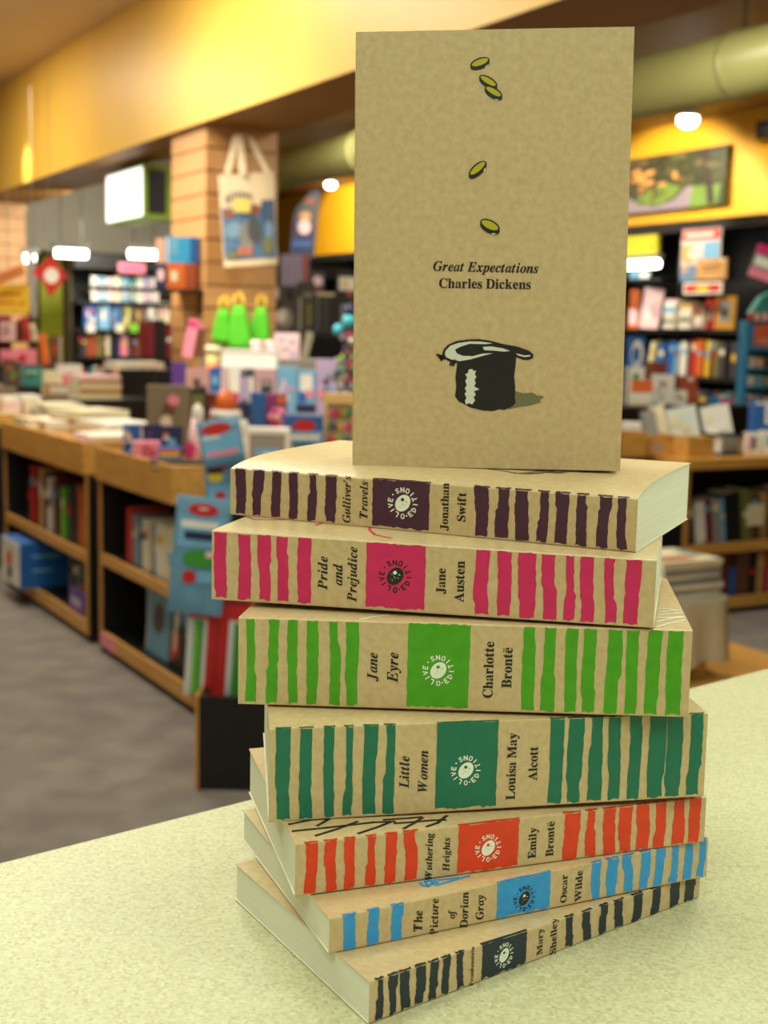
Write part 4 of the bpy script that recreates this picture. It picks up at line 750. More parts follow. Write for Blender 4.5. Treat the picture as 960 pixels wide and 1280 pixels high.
row(FR, .06, 1.6, .03, .362, .25, [('dark_grey', 1), ('white', 1.3, .85), ('dark_red', .8, .9), ('grey', 1, .88), ('light_blue', .6, .9), ('black', 2, .98), ('olive', 1.2, 1.08), ('brown', .9, 1), ('tan', 1, 1), ('dark_grey', 1.2, 1.05), ('cream', 1.1, 1), ('pale_pink', 1.2, 1.05), ('lilac', .8, 1), ('yellow', .5, 1.03), ('green', .8, 1), ('tan', .9), ('orange', .7), ('brown', 1.2), ('lilac', 1), ('white', 1), ('black', 1.6, 1.05), ('blue', 1), ('grey', 1.4), ('cream', 1), ('dark_grey', 1.2), ('tan', 1)], 'the upper shelf of the right unit', vary=.05, leanfn=lambda i: -.14 if i < 8 else -.03)
t = thing('price_card', 'cream card tucked between books on the right unit', 'card', FR.p(.44, .015, .44), FA); m = M(); m.box(0, .115, 0, .003, 0, .11); m.build('card', pal('cream'), t)
row(FR, .18, 1.7, .03, .082, .215, [('dark_grey', 1), ('dark_red', 2.2, 1.02), ('blue', .8, .7), ('brown', 1.6, 1.02), ('black', 1)]+[(c, .75, 1) for c in ('tan', 'red', 'grey', 'cream', 'grey', 'black', 'cream', 'grey', 'black', 'cream', 'grey', 'dark_grey', 'cream', 'white', 'dark_red', 'dark_red', 'grey', 'white', 'cream', 'tan', 'grey', 'cream', 'white', 'dark_grey', 'tan', 'blue', 'grey')], 'the lower shelf of the right unit', vary=.05, word='magazine')
# ------------------------------------------------------------------ pouches and hanging stock
def pouch(name, label, cat, xl, xr, yt, yb, plane, val, body, prints=(), puff=.009, tilt=0, yaw=0, group=None, header=None, shape=None, hook=True):
    f = on_a if plane == 'a' else on_b; p = f((xl+xr)/2, yt, val); q = f((xl+xr)/2, yb, val); D = depth(p); w = (xr-xl)*D/FP; h = p.z-q.z
    t = thing(name, label, cat, p, yaw, group); t.rotation_euler = (0, tilt, yaw)      # origin at the hanging hole
    sh = shape or (lambda v: 1)
    def bul(x, z): return -puff*min(1, 5*max(0, 1-abs(2*x/w)))*min(1, 5*max(0, 1-abs(2*(-z)/h-1)))-.001
    m = M(); m.grid(lambda u, v: ((u-.5)*w*sh(v), bul((u-.5)*w, -v*h), -v*h), 10, 10); m.grid(lambda u, v: ((u-.5)*w*sh(v), -bul((u-.5)*w, -v*h), -v*h), 10, 10)
    m.build('pouch_body', body if not isinstance(body, str) else pal(body), t, smooth=True)
    if header: m = M(); m.box(-w/2*sh(0)-.001, w/2*sh(0)+.001, -.004, .004, -.09*h, 0); m.build('header_card', pal(header), t)
    if hook: m = M(); m.tube([(0, .0, -.01), (0, .0, .018), (0, .05, .02)], .002, n=5); m.build('peg_hook', STEEL, t)
    if prints:
        mm = M(); mats = []
        for i, (c, o) in enumerate(prints):
            mt = pal(c)
            if mt not in mats: mats.append(mt)
            print_on(mm, [[((x-.5)*w, -z*h) for x, z in o]], lambda x, z: (x, -puff-.002-.0004*i, z), mats.index(mt))
        mm.build('front_print', mats, t)
    return t, w, h
def O(cx, cz, rx, rz): return oval(cx, cz, rx, rz)
def zy(x, y, a): return on_a(x, y, a).z
# tall wire rack in a black bin at the end of the nearest table
def rack():
    t = thing('display_bin', 'black bin with birch edge holding the wire rack of hanging packs', 'display bin', W(1.415, 3.55, 0), 0)
    m = M(); m.box(0, .62, 0, .02, 0, .285); m.build('front_panel', BLACKP, t)
    for x in (0.004, .60): m = M(); m.box(x, x+.016, .02, .5, 0, .285); m.build('side_panel', BLACKP, t)
    m = M(); m.box(0, .62, .5, .52, 0, .285); m.build('back_panel', BLACKP, t); m = M(); m.box(.02, .6, .02, .5, 0, .03); m.build('base', BLACKP, t)
    m = M(); m.box(-.006, .004, -.003, .5, 0, .288); m.build('edge_strip', BIRCHX, t)
    for x in (.07,): m = M(); m.cyl((x, .30, .03), (x, .30, 1.09), .006, n=8); m.build('rack_pole', BLACKP, t)
    for z in (.60, .82, 1.09): m = M(); m.tube([(.0, .30, z), (.14, .30, z)], .003); m.build('rack_bar', BLACKP, t)
rack()
BF = mat('blue_pack_film', (110, 160, 196), .2, noise=.2, nscale=14)
oval_top = [('red', O(.5, .1, .28, .055)), ('white', rect(.42, .58, .085, .1))]
def toy_prints(a, b, c): return [('light_blue', rect(.06, .94, .16, .42)), ('white', rect(.12, .8, .2, .26)), ('navy', rect(.2, .86, .29, .36))]+oval_top+[(a, O(.55, .52, .36, .08)), (b, O(.35, .68, .13, .06)), (c, rect(.5, .85, .62, .72)), ('pale_pink', rect(.62, .8, .45, .5))]
G = 'blue hanging packs with red ovals'
pouch('hanging_pack', 'large blue pack with red oval and green picture, nearest front of the rack', 'toy pack', 222, 291, 622, 768, 'a', 3.60, BF, toy_prints('green', 'red', 'light_blue'), tilt=.09, group=G, header='light_blue')
pouch('hanging_pack', 'pack of red and green tubes under a red header, lowest on the rack', 'toy pack', 238, 322, 735, 872, 'a', 3.64, PLAST, [('red', rect(.02, .98, .03, .28)), ('red', rect(.30, .62, .26, .97)), ('dark_red', rect(.44, .46, .28, .96)), ('green', rect(.1, .24, .3, .98)), ('lime', rect(.12, .17, .32, .96)), ('green', rect(.70, .86, .3, .96)), ('dark_red', rect(.1, .9, .1, .13))], tilt=.06, group=G)
pouch('hanging_pack', 'small pale blue pack peeping out left of the large one', 'toy pack', 208, 246, 688, 800, 'a', 3.72, BF, [('white', rect(.1, .85, .1, .4)), ('red', O(.5, .1, .25, .05)), ('light_blue', rect(.1, .9, .45, .95)), ('pink', rect(.4, .8, .6, .7))], tilt=-.24, group=G)
pouch('hanging_pack', 'long pink and white strip pack under the small pale blue one', 'toy pack', 232, 262, 790, 868, 'a', 3.70, 'pale_pink', [('red', rect(.1, .6, .1, .3)), ('pink', rect(.1, .8, .45, .9))], tilt=-.2, group=G)
pouch('hanging_pack', 'blue pack with red oval tilted at the top of the rack', 'toy pack', 244, 298, 524, 582, 'a', 3.75, BF, [('light_blue', rect(.05, .95, .3, .8)), ('red', O(.45, .2, .36, .13)), ('pink', rect(.15, .85, .68, .78)), ('white', rect(.1, .5, .34, .4))], tilt=-.2, group=G)
pouch('hanging_pack', 'blue pack with red cap and yellow spot between the tilted and large packs', 'toy pack', 254, 302, 568, 636, 'a', 3.78, BF, [('red', O(.35, .16, .33, .12)), ('yellow', O(.3, .4, .2, .1)), ('black', rect(.1, .5, .25, .34)), ('light_blue', rect(.1, .9, .55, .95)), ('red', O(.4, .75, .15, .08))], tilt=-.06, group=G)

# ------------------------------------------------------------------ goods on the nearest table (tray at 0.84)
Z2 = .841
def C(label, xl, xr, yt, a, col, prints=None, zs=Z2, d=.05, yaw=None, name='boxed_toy', cat='box', cols=None): return carton(label, xl, xr, yt, 'a', a, zs, col, prints, d, TH*.3 if yaw is None else yaw, name, cat, None, cols)
C('small box with blue and pink picture at the left end of the nearest table', 154, 176, 531, 5.18, 'blue', cols=['pink', 'white', 'navy', 'pale_pink'])
C('navy box with pale stars left of the brown patterned box', 178, 202, 531, 5.05, 'navy', cols=['light_blue', 'white', 'purple'])
C('navy box with red and white spots below the brown patterned box', 202, 228, 533, 4.95, 'navy', cols=['red', 'white', 'light_blue'])
C('flat pink and orange box lying before the navy boxes', 168, 200, 553, 4.93, 'pink', cols=['orange', 'magenta', 'purple'], d=.1)
C('flat rainbow striped box lying left of the tilted blue pack', 198, 226, 560, 4.78, 'blue', [('orange', rect(.05, .95, .7, .9)), ('yellow', rect(.05, .95, .55, .7)), ('pink', rect(.1, .6, .1, .4))], d=.1)
flatpile('picture book', 208, 244, 'a', 4.60, Z2, ['navy', 'cream', 'black'], .012, .13, .25, 'left of the rack on the nearest table', w=.2)
C('tall brown box with green flower pattern beside the navy boxes', 184, 237, 482, 5.22, (132, 116, 92), cols=['olive', 'tan', 'pale_pink', 'brown', 'pink', 'cream'], d=.08)
C('black framed box with pink face right of the brown patterned box', 236, 258, 486, 5.20, 'black', [('olive', rect(.14, .86, .08, .92)), ('pale_pink', O(.5, .55, .25, .25)), ('rust', O(.5, .25, .3, .12))])
C('narrow wine red box with tan spots behind the pink unicorn cone', 256, 272, 492, 5.2, 'dark_red', cols=['tan', 'pink'])
def unicorn():
    p, w, h = spotat(231, 254, 505, 'a', 4.95, Z2); t = thing('soft_toy', 'white and pink cone shaped soft toy on the nearest table', 'toy', p, 0)
    m = M(); m.cyl((0, 0, 0), (.01, 0, h*.75), w*.5, w*.28, n=16); m.build('body', pal('pale_pink'), t, smooth=True)
    m = M(); m.ell((.015, 0, h*.82), w*.33, w*.33, h*.18); m.build('head', pal('white'), t, smooth=True); m = M(); m.ell((-.01, -w*.42, h*.2), w*.3, w*.12, h*.16); m.build('belly_patch', pal('magenta'), t, smooth=True)
unicorn()
def carousel():
    p, w, h = spotat(262, 302, 488, 'a', 5.15, Z2); t = thing('musical_toy', 'white round toy tower with orange roof in the middle of the table', 'toy', p, 0)
    m = M(); m.cyl((0, 0, 0), (0, 0, h*.55), w*.22, n=16); m.build('column', pal('white'), t, smooth=True)
    m = M(); m.cyl((0, 0, h*.55), (0, 0, h*.7), w*.5, w*.46, n=20); m.build('white_rim', pal('white'), t, smooth=True); m = M(); m.cyl((0, 0, h*.7), (0, 0, h), w*.4, w*.18, n=20); m.build('roof', pal('orange'), t, smooth=True)
carousel()
C('dark navy box right of the white toy tower', 289, 313, 504, 5.2, 'navy', cols=['dark_grey', 'light_blue'], d=.08)
def figure(label, xl, xr, yt, a, c1, c2, zs=Z2):
    p, w, h = spotat(xl, xr, yt, 'a', a, zs); t = thing('toy_figure', label, 'toy', p, 0)
    m = M(); m.ell((0, 0, h*.32), w*.5, w*.4, h*.32); m.build('body', pal(c1), t, smooth=True); m = M(); m.ell((0, 0, h*.78), w*.36, w*.34, h*.22); m.build('head', pal(c1), t, smooth=True)
    for s in (-1, 1): m = M(); m.ell((s*w*.42, -.01, h*.2), w*.14, w*.14, h*.16); m.build('arm', pal(c2), t, smooth=True)
figure('plump white toy figure right of the tilted blue pack', 290, 314, 521, 4.7, 'white', 'tan')
def flower():
    p, w, h = spotat(335, 359, 502, 'a', 5.0, Z2); t = thing('flower_toy', 'pink toy flower in front of the magenta box', 'toy', p, 0)
    m = M(); m.cyl((0, 0, 0), (0, 0, h*.5), .008); m.build('stem', pal('green'), t)
    for k in range(6): m = M(); m.ell((w*.3*math.cos(k*1.047), 0, h*.72+w*.3*math.sin(k*1.047)), w*.22, .02, w*.22); m.build('petal', pal('pink' if k % 2 else 'magenta'), t, smooth=True)
    m = M(); m.ell((0, -.015, h*.72), w*.17, .02, w*.17); m.build('flower_centre', pal('pale_pink'), t, smooth=True)
flower()
C('bright blue upright box left of the magenta box', 313, 332, 491, 5.15, 'blue', [('navy', rect(.1, .9, .1, .3)), ('light_blue', rect(.3, .8, .1, .2))], d=.07)
C('magenta purple box behind the toy flower', 329, 358, 492, 5.25, (146, 60, 120), [('orange', O(.75, .9, .2, .08)), ('purple', rect(.1, .4, .1, .5))], d=.07)
def case():
    p, w, h = spotat(309, 359, 536, 'a', 4.62, Z2); t = thing('carry_case', 'white rimmed grey carry case below the toy flower', 'case', p, 0)
    m = M(); m.box(-w/2, w/2, 0, .1, 0, h*.9); m.build('body', pal('grey'), t); m = M(); m.box(-w/2-.004, w/2+.004, -.006, .106, h*.86, h); m.build('rim', pal('white'), t)
    for s in (-1, 1): m = M(); m.box(s*w/2-.008, s*w/2+.008, -.008, .1, 0, h*.9); m.build('corner_post', pal('white'), t)
    patch(t, [('light_blue', rect(-.3*w, .3*w, .2*h, .5*h)), ('white', rect(-.1*w, .1*w, .3*h, .38*h))], y=-.002)
case()
C('light blue box with red oval beside the wooden bead frame', 355, 404, 519, 4.75, 'blue', [('light_blue', rect(.04, .96, .05, .66)), ('red', O(.5, .78, .3, .13)), ('pink', rect(.1, .8, .15, .25)), ('white', rect(.1, .9, .5, .58)), ('navy', rect(.2, .8, .34, .42))], d=.07)
def beads():
    p, w, h = spotat(403, 445, 492, 'a', 4.8, Z2); t = thing('bead_frame', 'pale wooden frame with coloured beads left of the standing book', 'toy', p, 0)
    BW = mat('pale_pine', (236, 200, 132), .5)
    for s in (-1, 1): m = M(); m.box(s*w*.44-w*.06, s*w*.44+w*.06, 0, .06, 0, h); m.build('post', BW, t)
    m = M(); m.box(-w*.38, w*.38, 0, .06, h*.85, h); m.build('top_rail', BW, t); m = M(); m.box(-w*.38, w*.38, 0, .06, 0, h*.16); m.build('bottom_rail', BW, t); m = M(); m.box(-w*.38, w*.38, .04, .05, h*.16, h*.85); m.build('back_board', pal('cream'), t)
    for j, z in enumerate((.3, .5, .7)):
        m = M(); m.tube([(-w*.38, .02, h*z), (w*.38, .02, h*z)], .003); m.build('wire', STEEL, t)
        for i in range(5): m = M(); m.ell((-w*.3+i*w*.15, .02, h*z), w*.07, w*.07, h*.08, 8, 6); m.build('bead', pal(['magenta', 'yellow', 'teal', 'orange', 'pink', 'purple', 'lime'][(i*3+j*2) % 7]), t, smooth=True)
beads()

# ------------------------------------------------------------------ stepped display in front of the pillar
def steps():
    t = thing('stepped_display', 'grey stepped display crowded with toys before the oak pillar', 'display', Vector((on_y(213, 500, 6.14).x+.05, 6.14, 0)), 0)
    WM = mat('grey_display_board', (120, 112, 104), .5)
    for i, (y, z) in enumerate(((.0, .99), (.30, 1.11), (.60, 1.225))): m = M(); m.box(0, 2.0, y, .9, (0, .99, 1.11)[i], z); m.build('step', WM, t)
steps()
def S(label, xl, xr, yt, tier, col, prints=None, d=.05, cols=None, **k):
    a, z = ((6.17, .991), (6.47, 1.111), (6.77, 1.226))[tier]; return carton(label, xl, xr, yt, 'y', a, z, col, prints, d, 0, cols=cols, **k)
S('purple upright box above the brown patterned box', 214, 232, 453, 0, 'purple', [('navy', rect(.1, .9, .1, .3))])
S('pinkish photo box right of the purple upright box', 232, 263, 461, 0, (196, 150, 150), cols=['brown', 'tan', 'pale_pink', 'rust', 'dark_grey'])
S('narrow blue box with pale rings right of the photo box', 262, 275, 459, 0, 'blue', [('light_blue', O(.5, .7, .3, .12)), ('light_blue', O(.5, .35, .3, .12))])
S('grey and pink striped narrow box beside the narrow blue box', 276, 284, 463, 0, 'pale_pink', [('grey', rect(.4, .6, 0, 1))])
S('white tall box with crimson label left of the framed picture box', 286, 300, 462, 0, 'white', [('magenta', rect(.3, .9, .1, .45))])
S('lilac and navy box behind the white toy tower', 300, 318, 466, 0, 'navy', [('lilac', rect(.1, .5, .3, .9)), ('white', rect(.6, .9, .2, .9))])
S('rosy grey box with dark framed picture in its middle', 318, 346, 461, 0, (196, 160, 168), [('dark_grey', rect(.28, .78, .15, .75)), ('black', O(.5, .4, .14, .2)), ('grey', rect(.3, .75, .6, .72))])
S('pale blue packet with cloud picture, left of two alike', 345, 371, 458, 0, 'light_blue', cols=['white', 'pale_pink', 'lilac', 'pink'])
S('pale blue packet with navy foot, right of two alike', 370, 395, 463, 0, 'light_blue', [('navy', rect(0, 1, 0, .2)), ('white', rect(.2, .8, .5, .9)), ('blue', rect(.1, .5, .25, .5)), ('pink', O(.65, .45, .2, .1))])
S('lilac packet with rainbow picture beside the beaded tower', 394, 420, 449, 0, 'lilac', cols=['pink', 'rust', 'light_blue', 'navy', 'cream'])
S('pink card box with small grey drawings behind the pale blue packets', 343, 374, 416, 2, (232, 200, 210), [('grey', rect(.2, .4, .7, .8)), ('grey', rect(.6, .8, .6, .7)), ('grey', rect(.3, .6, .35, .42)), ('lilac', rect(.6, .9, .1, .25))])
upbook('olive grey book leaning right of the pink card box', 374, 384, 414, 'y', 6.74, 1.226, (140, 134, 110), tilt=.22)
def whitecase():
    p, w, h = spotat(277, 345, 437, 'y', 6.45, 1.111); t = thing('display_tray', 'brilliant white tray on a stand under the green pouches', 'tray', p, 0)
    WM = mat('gloss_white', (252, 250, 244), .25)
    m = M(); m.box(-w/2, w/2, 0, .2, h*.45, h*.95); m.build('tray', WM, t); m = M(); m.box(-w*.42, -w*.1, .02, .18, 0, h*.45); m.build('stand', WM, t)
    m = M(); m.box(-w/2-.004, w/2+.004, -.006, .206, h*.95, h); m.build('rim', WM, t)
    q = p+Vector((0, .05, h+.002))
    for i, (dx, lb) in enumerate(((.03, 'left one of two white cups on the brilliant white tray'), (.105, 'right one of two white cups on the brilliant white tray'))):
        c = thing('cup', lb, 'cup', q+Vector((dx, 0, 0)), 0, 'white cups on the tray'); m = M(); m.cyl((0, 0, 0), (0, 0, .045), .022, .03, n=14); m.build('bowl', pal('pale_pink'), c, smooth=True)
        m = M(); m.tube([(.028, 0, .035), (.045, 0, .03), (.042, 0, .012), (.024, 0, .008)], .004, n=5); m.build('handle', pal('pale_pink'), c)
whitecase()
def jar():
    p, w, h = spotat(256, 276, 432, 'y', 6.5, 1.111); t = thing('glass_jar', 'jar with orange and green contents left of the white tray', 'jar', p, 0)
    m = M(); m.cyl((0, 0, 0), (0, 0, h*.8), w*.42, n=16); m.build('jar_body', pal((206, 190, 120)), t, smooth=True); m = M(); m.cyl((0, 0, h*.8), (0, 0, h), w*.48, n=16); m.build('lid', pal('cream'), t, smooth=True)
    m = M(); m.cyl((0, 0, h*.2), (0, 0, h*.5), w*.43, n=16); m.build('label_band', pal('orange'), t, smooth=True)
jar()
upbook('pink book leaning beside a brown one on the stepped display', 226, 240, 398, 'y', 6.76, 1.226, 'pink', [('magenta', rect(.1, .9, .8, .95))], tilt=.2, d=.04)
upbook('brown ridged book right of the leaning pink book', 240, 254, 406, 'y', 6.78, 1.226, 'brown', [('yellow', rect(0, .15, 0, 1)), ('pink', rect(.2, 1, .9, 1))], tilt=.05, d=.04)
def tower():
    p, w, h = spotat(424, 446, 392, 'y', 6.18, .991); t = thing('beaded_tree', 'tree of many coloured balls with cyan knobs by the standing book', 'ornament', p, 0)
    m = M(); m.cyl((0, 0, 0), (0, 0, h), .008); m.build('stem', STEEL, t); rn = random.Random(11)
    for c in ('teal', 'magenta', 'purple', 'white', 'lime', 'dark_red', 'dark_grey'):
        for i in range(11):
            z = rn.uniform(.02, .78)*h; r = w*(1.25-.95*z/h); a = rn.uniform(0, 6.28); k = rn.uniform(.4, 1)
            m = M(); m.ell((r*k*math.cos(a), r*k*math.sin(a), z+.01), .016, .016, .016, 7, 5); m.build('ball', pal(c), t, smooth=True)
    for x, z, r, c in ((0, .93, .033, 'cyan'), (-.05, .84, .026, 'cyan'), (.0, 1.03, .03, 'navy')): m = M(); m.ell((x, -.02, z*h), r, r, r); m.build('knob', pal(c), t, smooth=True)
tower()

# ------------------------------------------------------------------ hanging on the pillar
def tote():
    a = 6.60; p = on_a(308, 168, a); t = thing('tote_bag', 'cream canvas tote bag with blue printed picture hanging on the oak pillar', 'bag', p, TH*.35); D = depth(p); k = D/FP
    CV = mat('cream_canvas', (236, 214, 178), .85, noise=.1, nscale=60); X = lambda x: (x-308)*k; Z = lambda y: -(y-168)*k
    outline = [(273, 222), (345, 212), (350, 322), (344, 336), (284, 333), (280, 300)]
    def P(u, v):
        xl = X(273+8*v); xr = X(343+6*v); z = Z(220-8*u+(112+10*u)*v*(1-.06*u)); return xl+(xr-xl)*u, z
    def bul(u, v): return -.05*math.sin(math.pi*u)**.7*(.25+.75*v)
    m = M(); m.grid(lambda u, v: (P(u, v)[0], bul(u, v), P(u, v)[1]), 12, 10); m.grid(lambda u, v: (P(u, v)[0], -bul(u, v)*.4, P(u, v)[1]), 12, 10)
    m.grid(lambda u, v: (P(u, 1)[0], bul(u, 1)*(1-v)-bul(u, 1)*.4*v, P(u, 1)[1]), 12, 2); m.build('bag_body', CV, t, smooth=True)
    def on(u, v): x, z = P(u, v); return (x, bul(u, v)-.003, z)
    mm = M(); cols = ['blue', 'light_blue', 'rust', 'dark_grey', 'olive', 'orange', 'navy', 'grey', 'teal']; mats = [pal(c) for c in ((84, 122, 160), (124, 158, 186), (160, 88, 62), (84, 82, 84), (122, 124, 84), (206, 108, 76), (62, 86, 124), (140, 136, 130), (74, 110, 106))]
    def pr(c, u0, u1, v0, v1, n=6):
        kk = cols.index(c); q = len(mm.v)
        for j in range(n+1):
            for i in range(n+1): mm.v.append(on(u0+(u1-u0)*i/n, v0+(v1-v0)*j/n))
        for j in range(n):
            for i in range(n): s = q+j*(n+1)+i; mm.f.append((s, s+1, s+n+2, s+n+1)); mm.m.append(kk)
    def blob(c, u, v, ru, rv, lift):
        kk = cols.index(c); q = len(mm.v)
        for i in range(12):
            x, y, z = on(u+ru*math.cos(i*.5236), v+rv*math.sin(i*.5236)); mm.v.append((x, y-lift, z))
        mm.f.append(tuple(range(q, q+12))); mm.m.append(kk)
    pr('blue', .02, .98, .36, .93); pr('navy', .74, .98, .30, .55)
    for i, b in enumerate([('rust', .14, .42, .1, .05), ('rust', .62, .40, .09, .06), ('light_blue', .2, .6, .16, .1), ('grey', .45, .68, .15, .16), ('dark_grey', .58, .62, .12, .14), ('olive', .82, .78, .12, .12), ('teal', .3, .86, .2, .05), ('orange', .32, .84, .06, .05), ('orange', .46, .85, .06, .05), ('light_blue', .85, .62, .08, .1), ('olive', .15, .88, .1, .04)]): blob(*b, .003+.0008*i)
    mm.build('picture_print', mats, t); mm = M(); cols = ['dark_grey']
    q = 0
    for i in range(7): u = .1+i*.07; mm.v += [on(u, .22-.03*math.sin(i*.5)), on(u+.045, .22-.03*math.sin(i*.5)), on(u+.045, .31-.03*math.sin(i*.5)), on(u, .31-.03*math.sin(i*.5))]; mm.f.append((q, q+1, q+2, q+3)); mm.m.append(0); q += 4
    mm.v = [(x, y-.002, z) for x, y, z in mm.v]; o = mm.build('faded_lettering', [mat('faded_grey_print', (128, 120, 128), .7)], t); o['kind'] = 'stuff'
    for side, pts in (('front', [(300, 168), (303, 218)]), ('left', [(296, 170), (284, 218)]), ('right', [(312, 170), (336, 216)])):
        (x0, y0), (x1, y1) = pts; m = M(); w = .018; y = -.04 if side == 'front' else -.01
        m.grid(lambda u, v: (X(x0+(x1-x0)*v)+(u-.5)*2*w, y*v+.012*math.sin(v*3.1), Z(y0+(y1-y0)*v)), 2, 8); m.grid(lambda u, v: (X(x0+(x1-x0)*v)+(u-.5)*2*w, y*v+.016*math.sin(v*3.1)+.003, Z(y0+(y1-y0)*v)), 2, 8); m.build('strap', CV, t, smooth=True)
    m = M(); m.tube([(0, .17, .01), (0, -.02, 0), (0, -.02, .02)], .004); m.build('peg_hook', STEEL, t)
    x, y, z = on(.38, .36); m = M(); m.box(x-.045, x+.045, y-.022, y-.019, z-.03, z+.045); m.build('price_card', pal('yellow' if 0 else (250, 226, 120)), t)
tote()
GP = mat('green_felt', (90, 200, 40), .8, noise=.1, nscale=30)
for lb, x0, x1, y0, y1, a, tl in (('left green pouch with yellow loop, partly behind the middle one', 267, 292, 386, 432, 6.62, .06), ('middle and largest green pouch with yellow loops', 283, 314, 382, 440, 6.58, -.04), ('right green pouch with orange tab and yellow loop', 313, 340, 384, 433, 6.6, .05)):
    t, w, h = pouch('felt_pouch', lb, 'pouch', x0, x1, y0, y1, 'a', a, GP, (), .04, tl, 0, 'green felt pouches on the pillar', shape=lambda v: .45+.55*math.sin(min(1, v*1.25)*math.pi/2) if v < .8 else 1-.3*(v-.8)/.2)
    m = M(); m.tube([(-w*.22, 0, -.01), (-w*.16, 0, .05), (0, .06, .07), (w*.16, 0, .05), (w*.22, 0, -.01)], .008, n=6); m.build('loop', pal('yellow'), t, smooth=True)
    m = M(); m.grid(lambda u, v: (w*.5*(.45+.5*v)+.003*u-.002, -.004, -h*.1-v*h*.85), 1, 6); m.build('yellow_piping', pal('yellow'), t)
# boxes on a bracket shelf on the pillar's left face
SB = W(2.42, 6.82, zy(228, 362, 6.85)-.012); t = thing('bracket_shelf', 'small black shelf on the left face of the oak pillar', 'shelf', SB, FA)
m = M(); m.box(-.28, .325, -.03, .35, 0, .012); m.build('board', BLACKP, t); m = M(); m.box(.30, .32, 0, .02, -.12, 0); m.build('bracket', BLACKP, t)
zs = SB.z+.0125
_, w_, h_ = carton('orange box with cream side under the sky blue box', 209, 246, 329, 'a', 6.86, zs, 'orange', [('cream', rect(.12, .35, .3, .7)), ('rust', rect(.6, 1, 0, 1))], .12, TH*.6)
carton('sky blue box on top of the orange one beside the pillar', 211, 248, 296, 'a', 6.86, zs+h_+.001, (60, 170, 232), [('light_blue', rect(.02, .3, .3, .98)), ('blue', rect(.72, 1, 0, 1))], .11, TH*.6)
_, w_, h_ = carton('navy box with pale face under the peach box', 194, 208, 329, 'a', 6.90, zs, 'navy', [('pale_pink', O(.5, .55, .3, .25))], .1, 0)
carton('peach and blue striped box left of the sky blue box', 195, 210, 298, 'a', 6.90, zs+h_+.001, (226, 172, 140), [('blue', rect(.7, .85, 0, 1)), ('white', rect(.85, 1, 0, 1))], .09, 0)

# ------------------------------------------------------------------ on the farther table
Z1 = Z2
flatpile('paperback', 16, 40, 'b', 1.80, Z1, ['white', 'cream'], .022, .2, FB+.1, 'at the far left end of the farther table', w=.24)
flatpile('paperback', 40, 62, 'b', 1.80, Z1, ['cream', 'white', 'white'], .02, .2, FB-.1, 'second from the left on the farther table', w=.24)
flatpile('paperback', 62, 100, 'b', 1.90, Z1, ['tan', 'cream', 'tan', 'cream', 'cream'], .022, .28, FB+.2, 'in the middle of the farther table', w=.34)
flatpile('magazine', 84, 118, 'b', 1.76, Z1, ['white', 'pale_pink', 'white'], .014, .28, FB-.05, 'at the near end of the farther table', w=.30)
flatpile('paperback', 104, 122, 'b', 1.90, Z1, ['white', 'pale_pink', 'cream', 'white'], .02, .26, FB+.1, 'behind the near corner of the farther table', w=.34)
flatpile('hardback', 30, 66, 'b', 1.98, Z1, ['grey', 'cream', 'white', 'cream'], .022, .22, FB, 'at the back left of the farther table', w=.36)

# ------------------------------------------------------------------ fixtures farther left
def plinth(label, name, b0, b1, a0, a1, z1, top=BIRCH, body=BLACKP, lip=.07):
    t = thing(name, label, 'table', W(b0, a0, 0), FA); w, d = b1-b0, a1-a0
    m = M(); m.box(0, w, .01, d, 0, z1-lip); m.build('body', body, t); m = M(); m.box(-.008, w+.008, 0, d, z1-lip, z1); m.build('tabletop', top, t)
plinth('birch topped black table at the left edge behind the farther table', 'display_table', .9, 2.1, 7.5, 8.9, .872)
plinth('pale book table crowded with titles before the lime column', 'display_table', 2.22, 3.04, 8.6, 9.25, .80, mat('grey_table_top', (120, 108, 94), .6))
plinth('matt black plinth before the far bookcase', 'display_plinth', 2.98, 3.42, 8.2, 8.6, zy(180, 462, 8.2), BLACKP)
plinth('low wide black stand under the cream hardbacks', 'display_plinth', 2.24, 2.97, 8.0, 8.5, zy(130, 500, 8.0), BLACKP)
zt_ = zy(180, 462, 8.2)+.0005
flatpile('magazine', 146, 176, 'a', 8.22, zt_, ['white', 'cream', 'white'], .016, .26, TH, 'on the left of the matt black plinth')
flatpile('magazine', 177, 206, 'a', 8.22, zt_, ['cream', 'pale_pink', 'cream'], .016, .26, TH, 'on the right of the matt black plinth')
flatpile('hardback', 100, 152, 'a', 8.05, zy(130, 500, 8.0)+.0005, ['cream', 'tan', 'cream', 'tan', 'pale_pink'], .03, .24, TH, 'on the low wide black stand')
L0 = .8725
def Lb(label, xl, xr, yt, a, zs, col, prints=None, cols=None, tilt=0): return upbook(label, xl, xr, yt, 'a', a, zs, col, prints, .03, 0, 0.05, tilt, cols)
t = thing('display_riser', 'grey step raising the teal book at the left edge', 'riser', W(.95, 8.1, L0), FA); m = M(); m.box(0, 1.1, 0, .7, 0, .13); m.build('step', mat('grey_table_top', (120, 108, 94), .6), t); L1 = L0+.1305
Lb('teal book standing on the grey step', 27, 52, 458, 8.15, L1, 'teal', [('dark_grey', O(.45, .5, .15, .12)), ('cream', rect(.2, .8, .7, .75))])
Lb('dark book with olive cover left of the teal book', 3, 26, 452, 8.15, L1, 'dark_grey', cols=['olive', 'brown', 'rust', 'green'])
flatpile('paperback', 3, 26, 'a', 7.62, L0, ['white', 'pale_pink', 'white'], .03, .2, TH, 'below the dark olive book')
flatpile('paperback', 29, 53, 'a', 7.62, L0, ['white', 'cream', 'white'], .03, .2, TH, 'below the teal book')
zT = .801
Lb('cream book right of the teal book', 52, 74, 462, 8.7, zT, 'cream', [('tan', rect(.1, .9, .3, .7))])
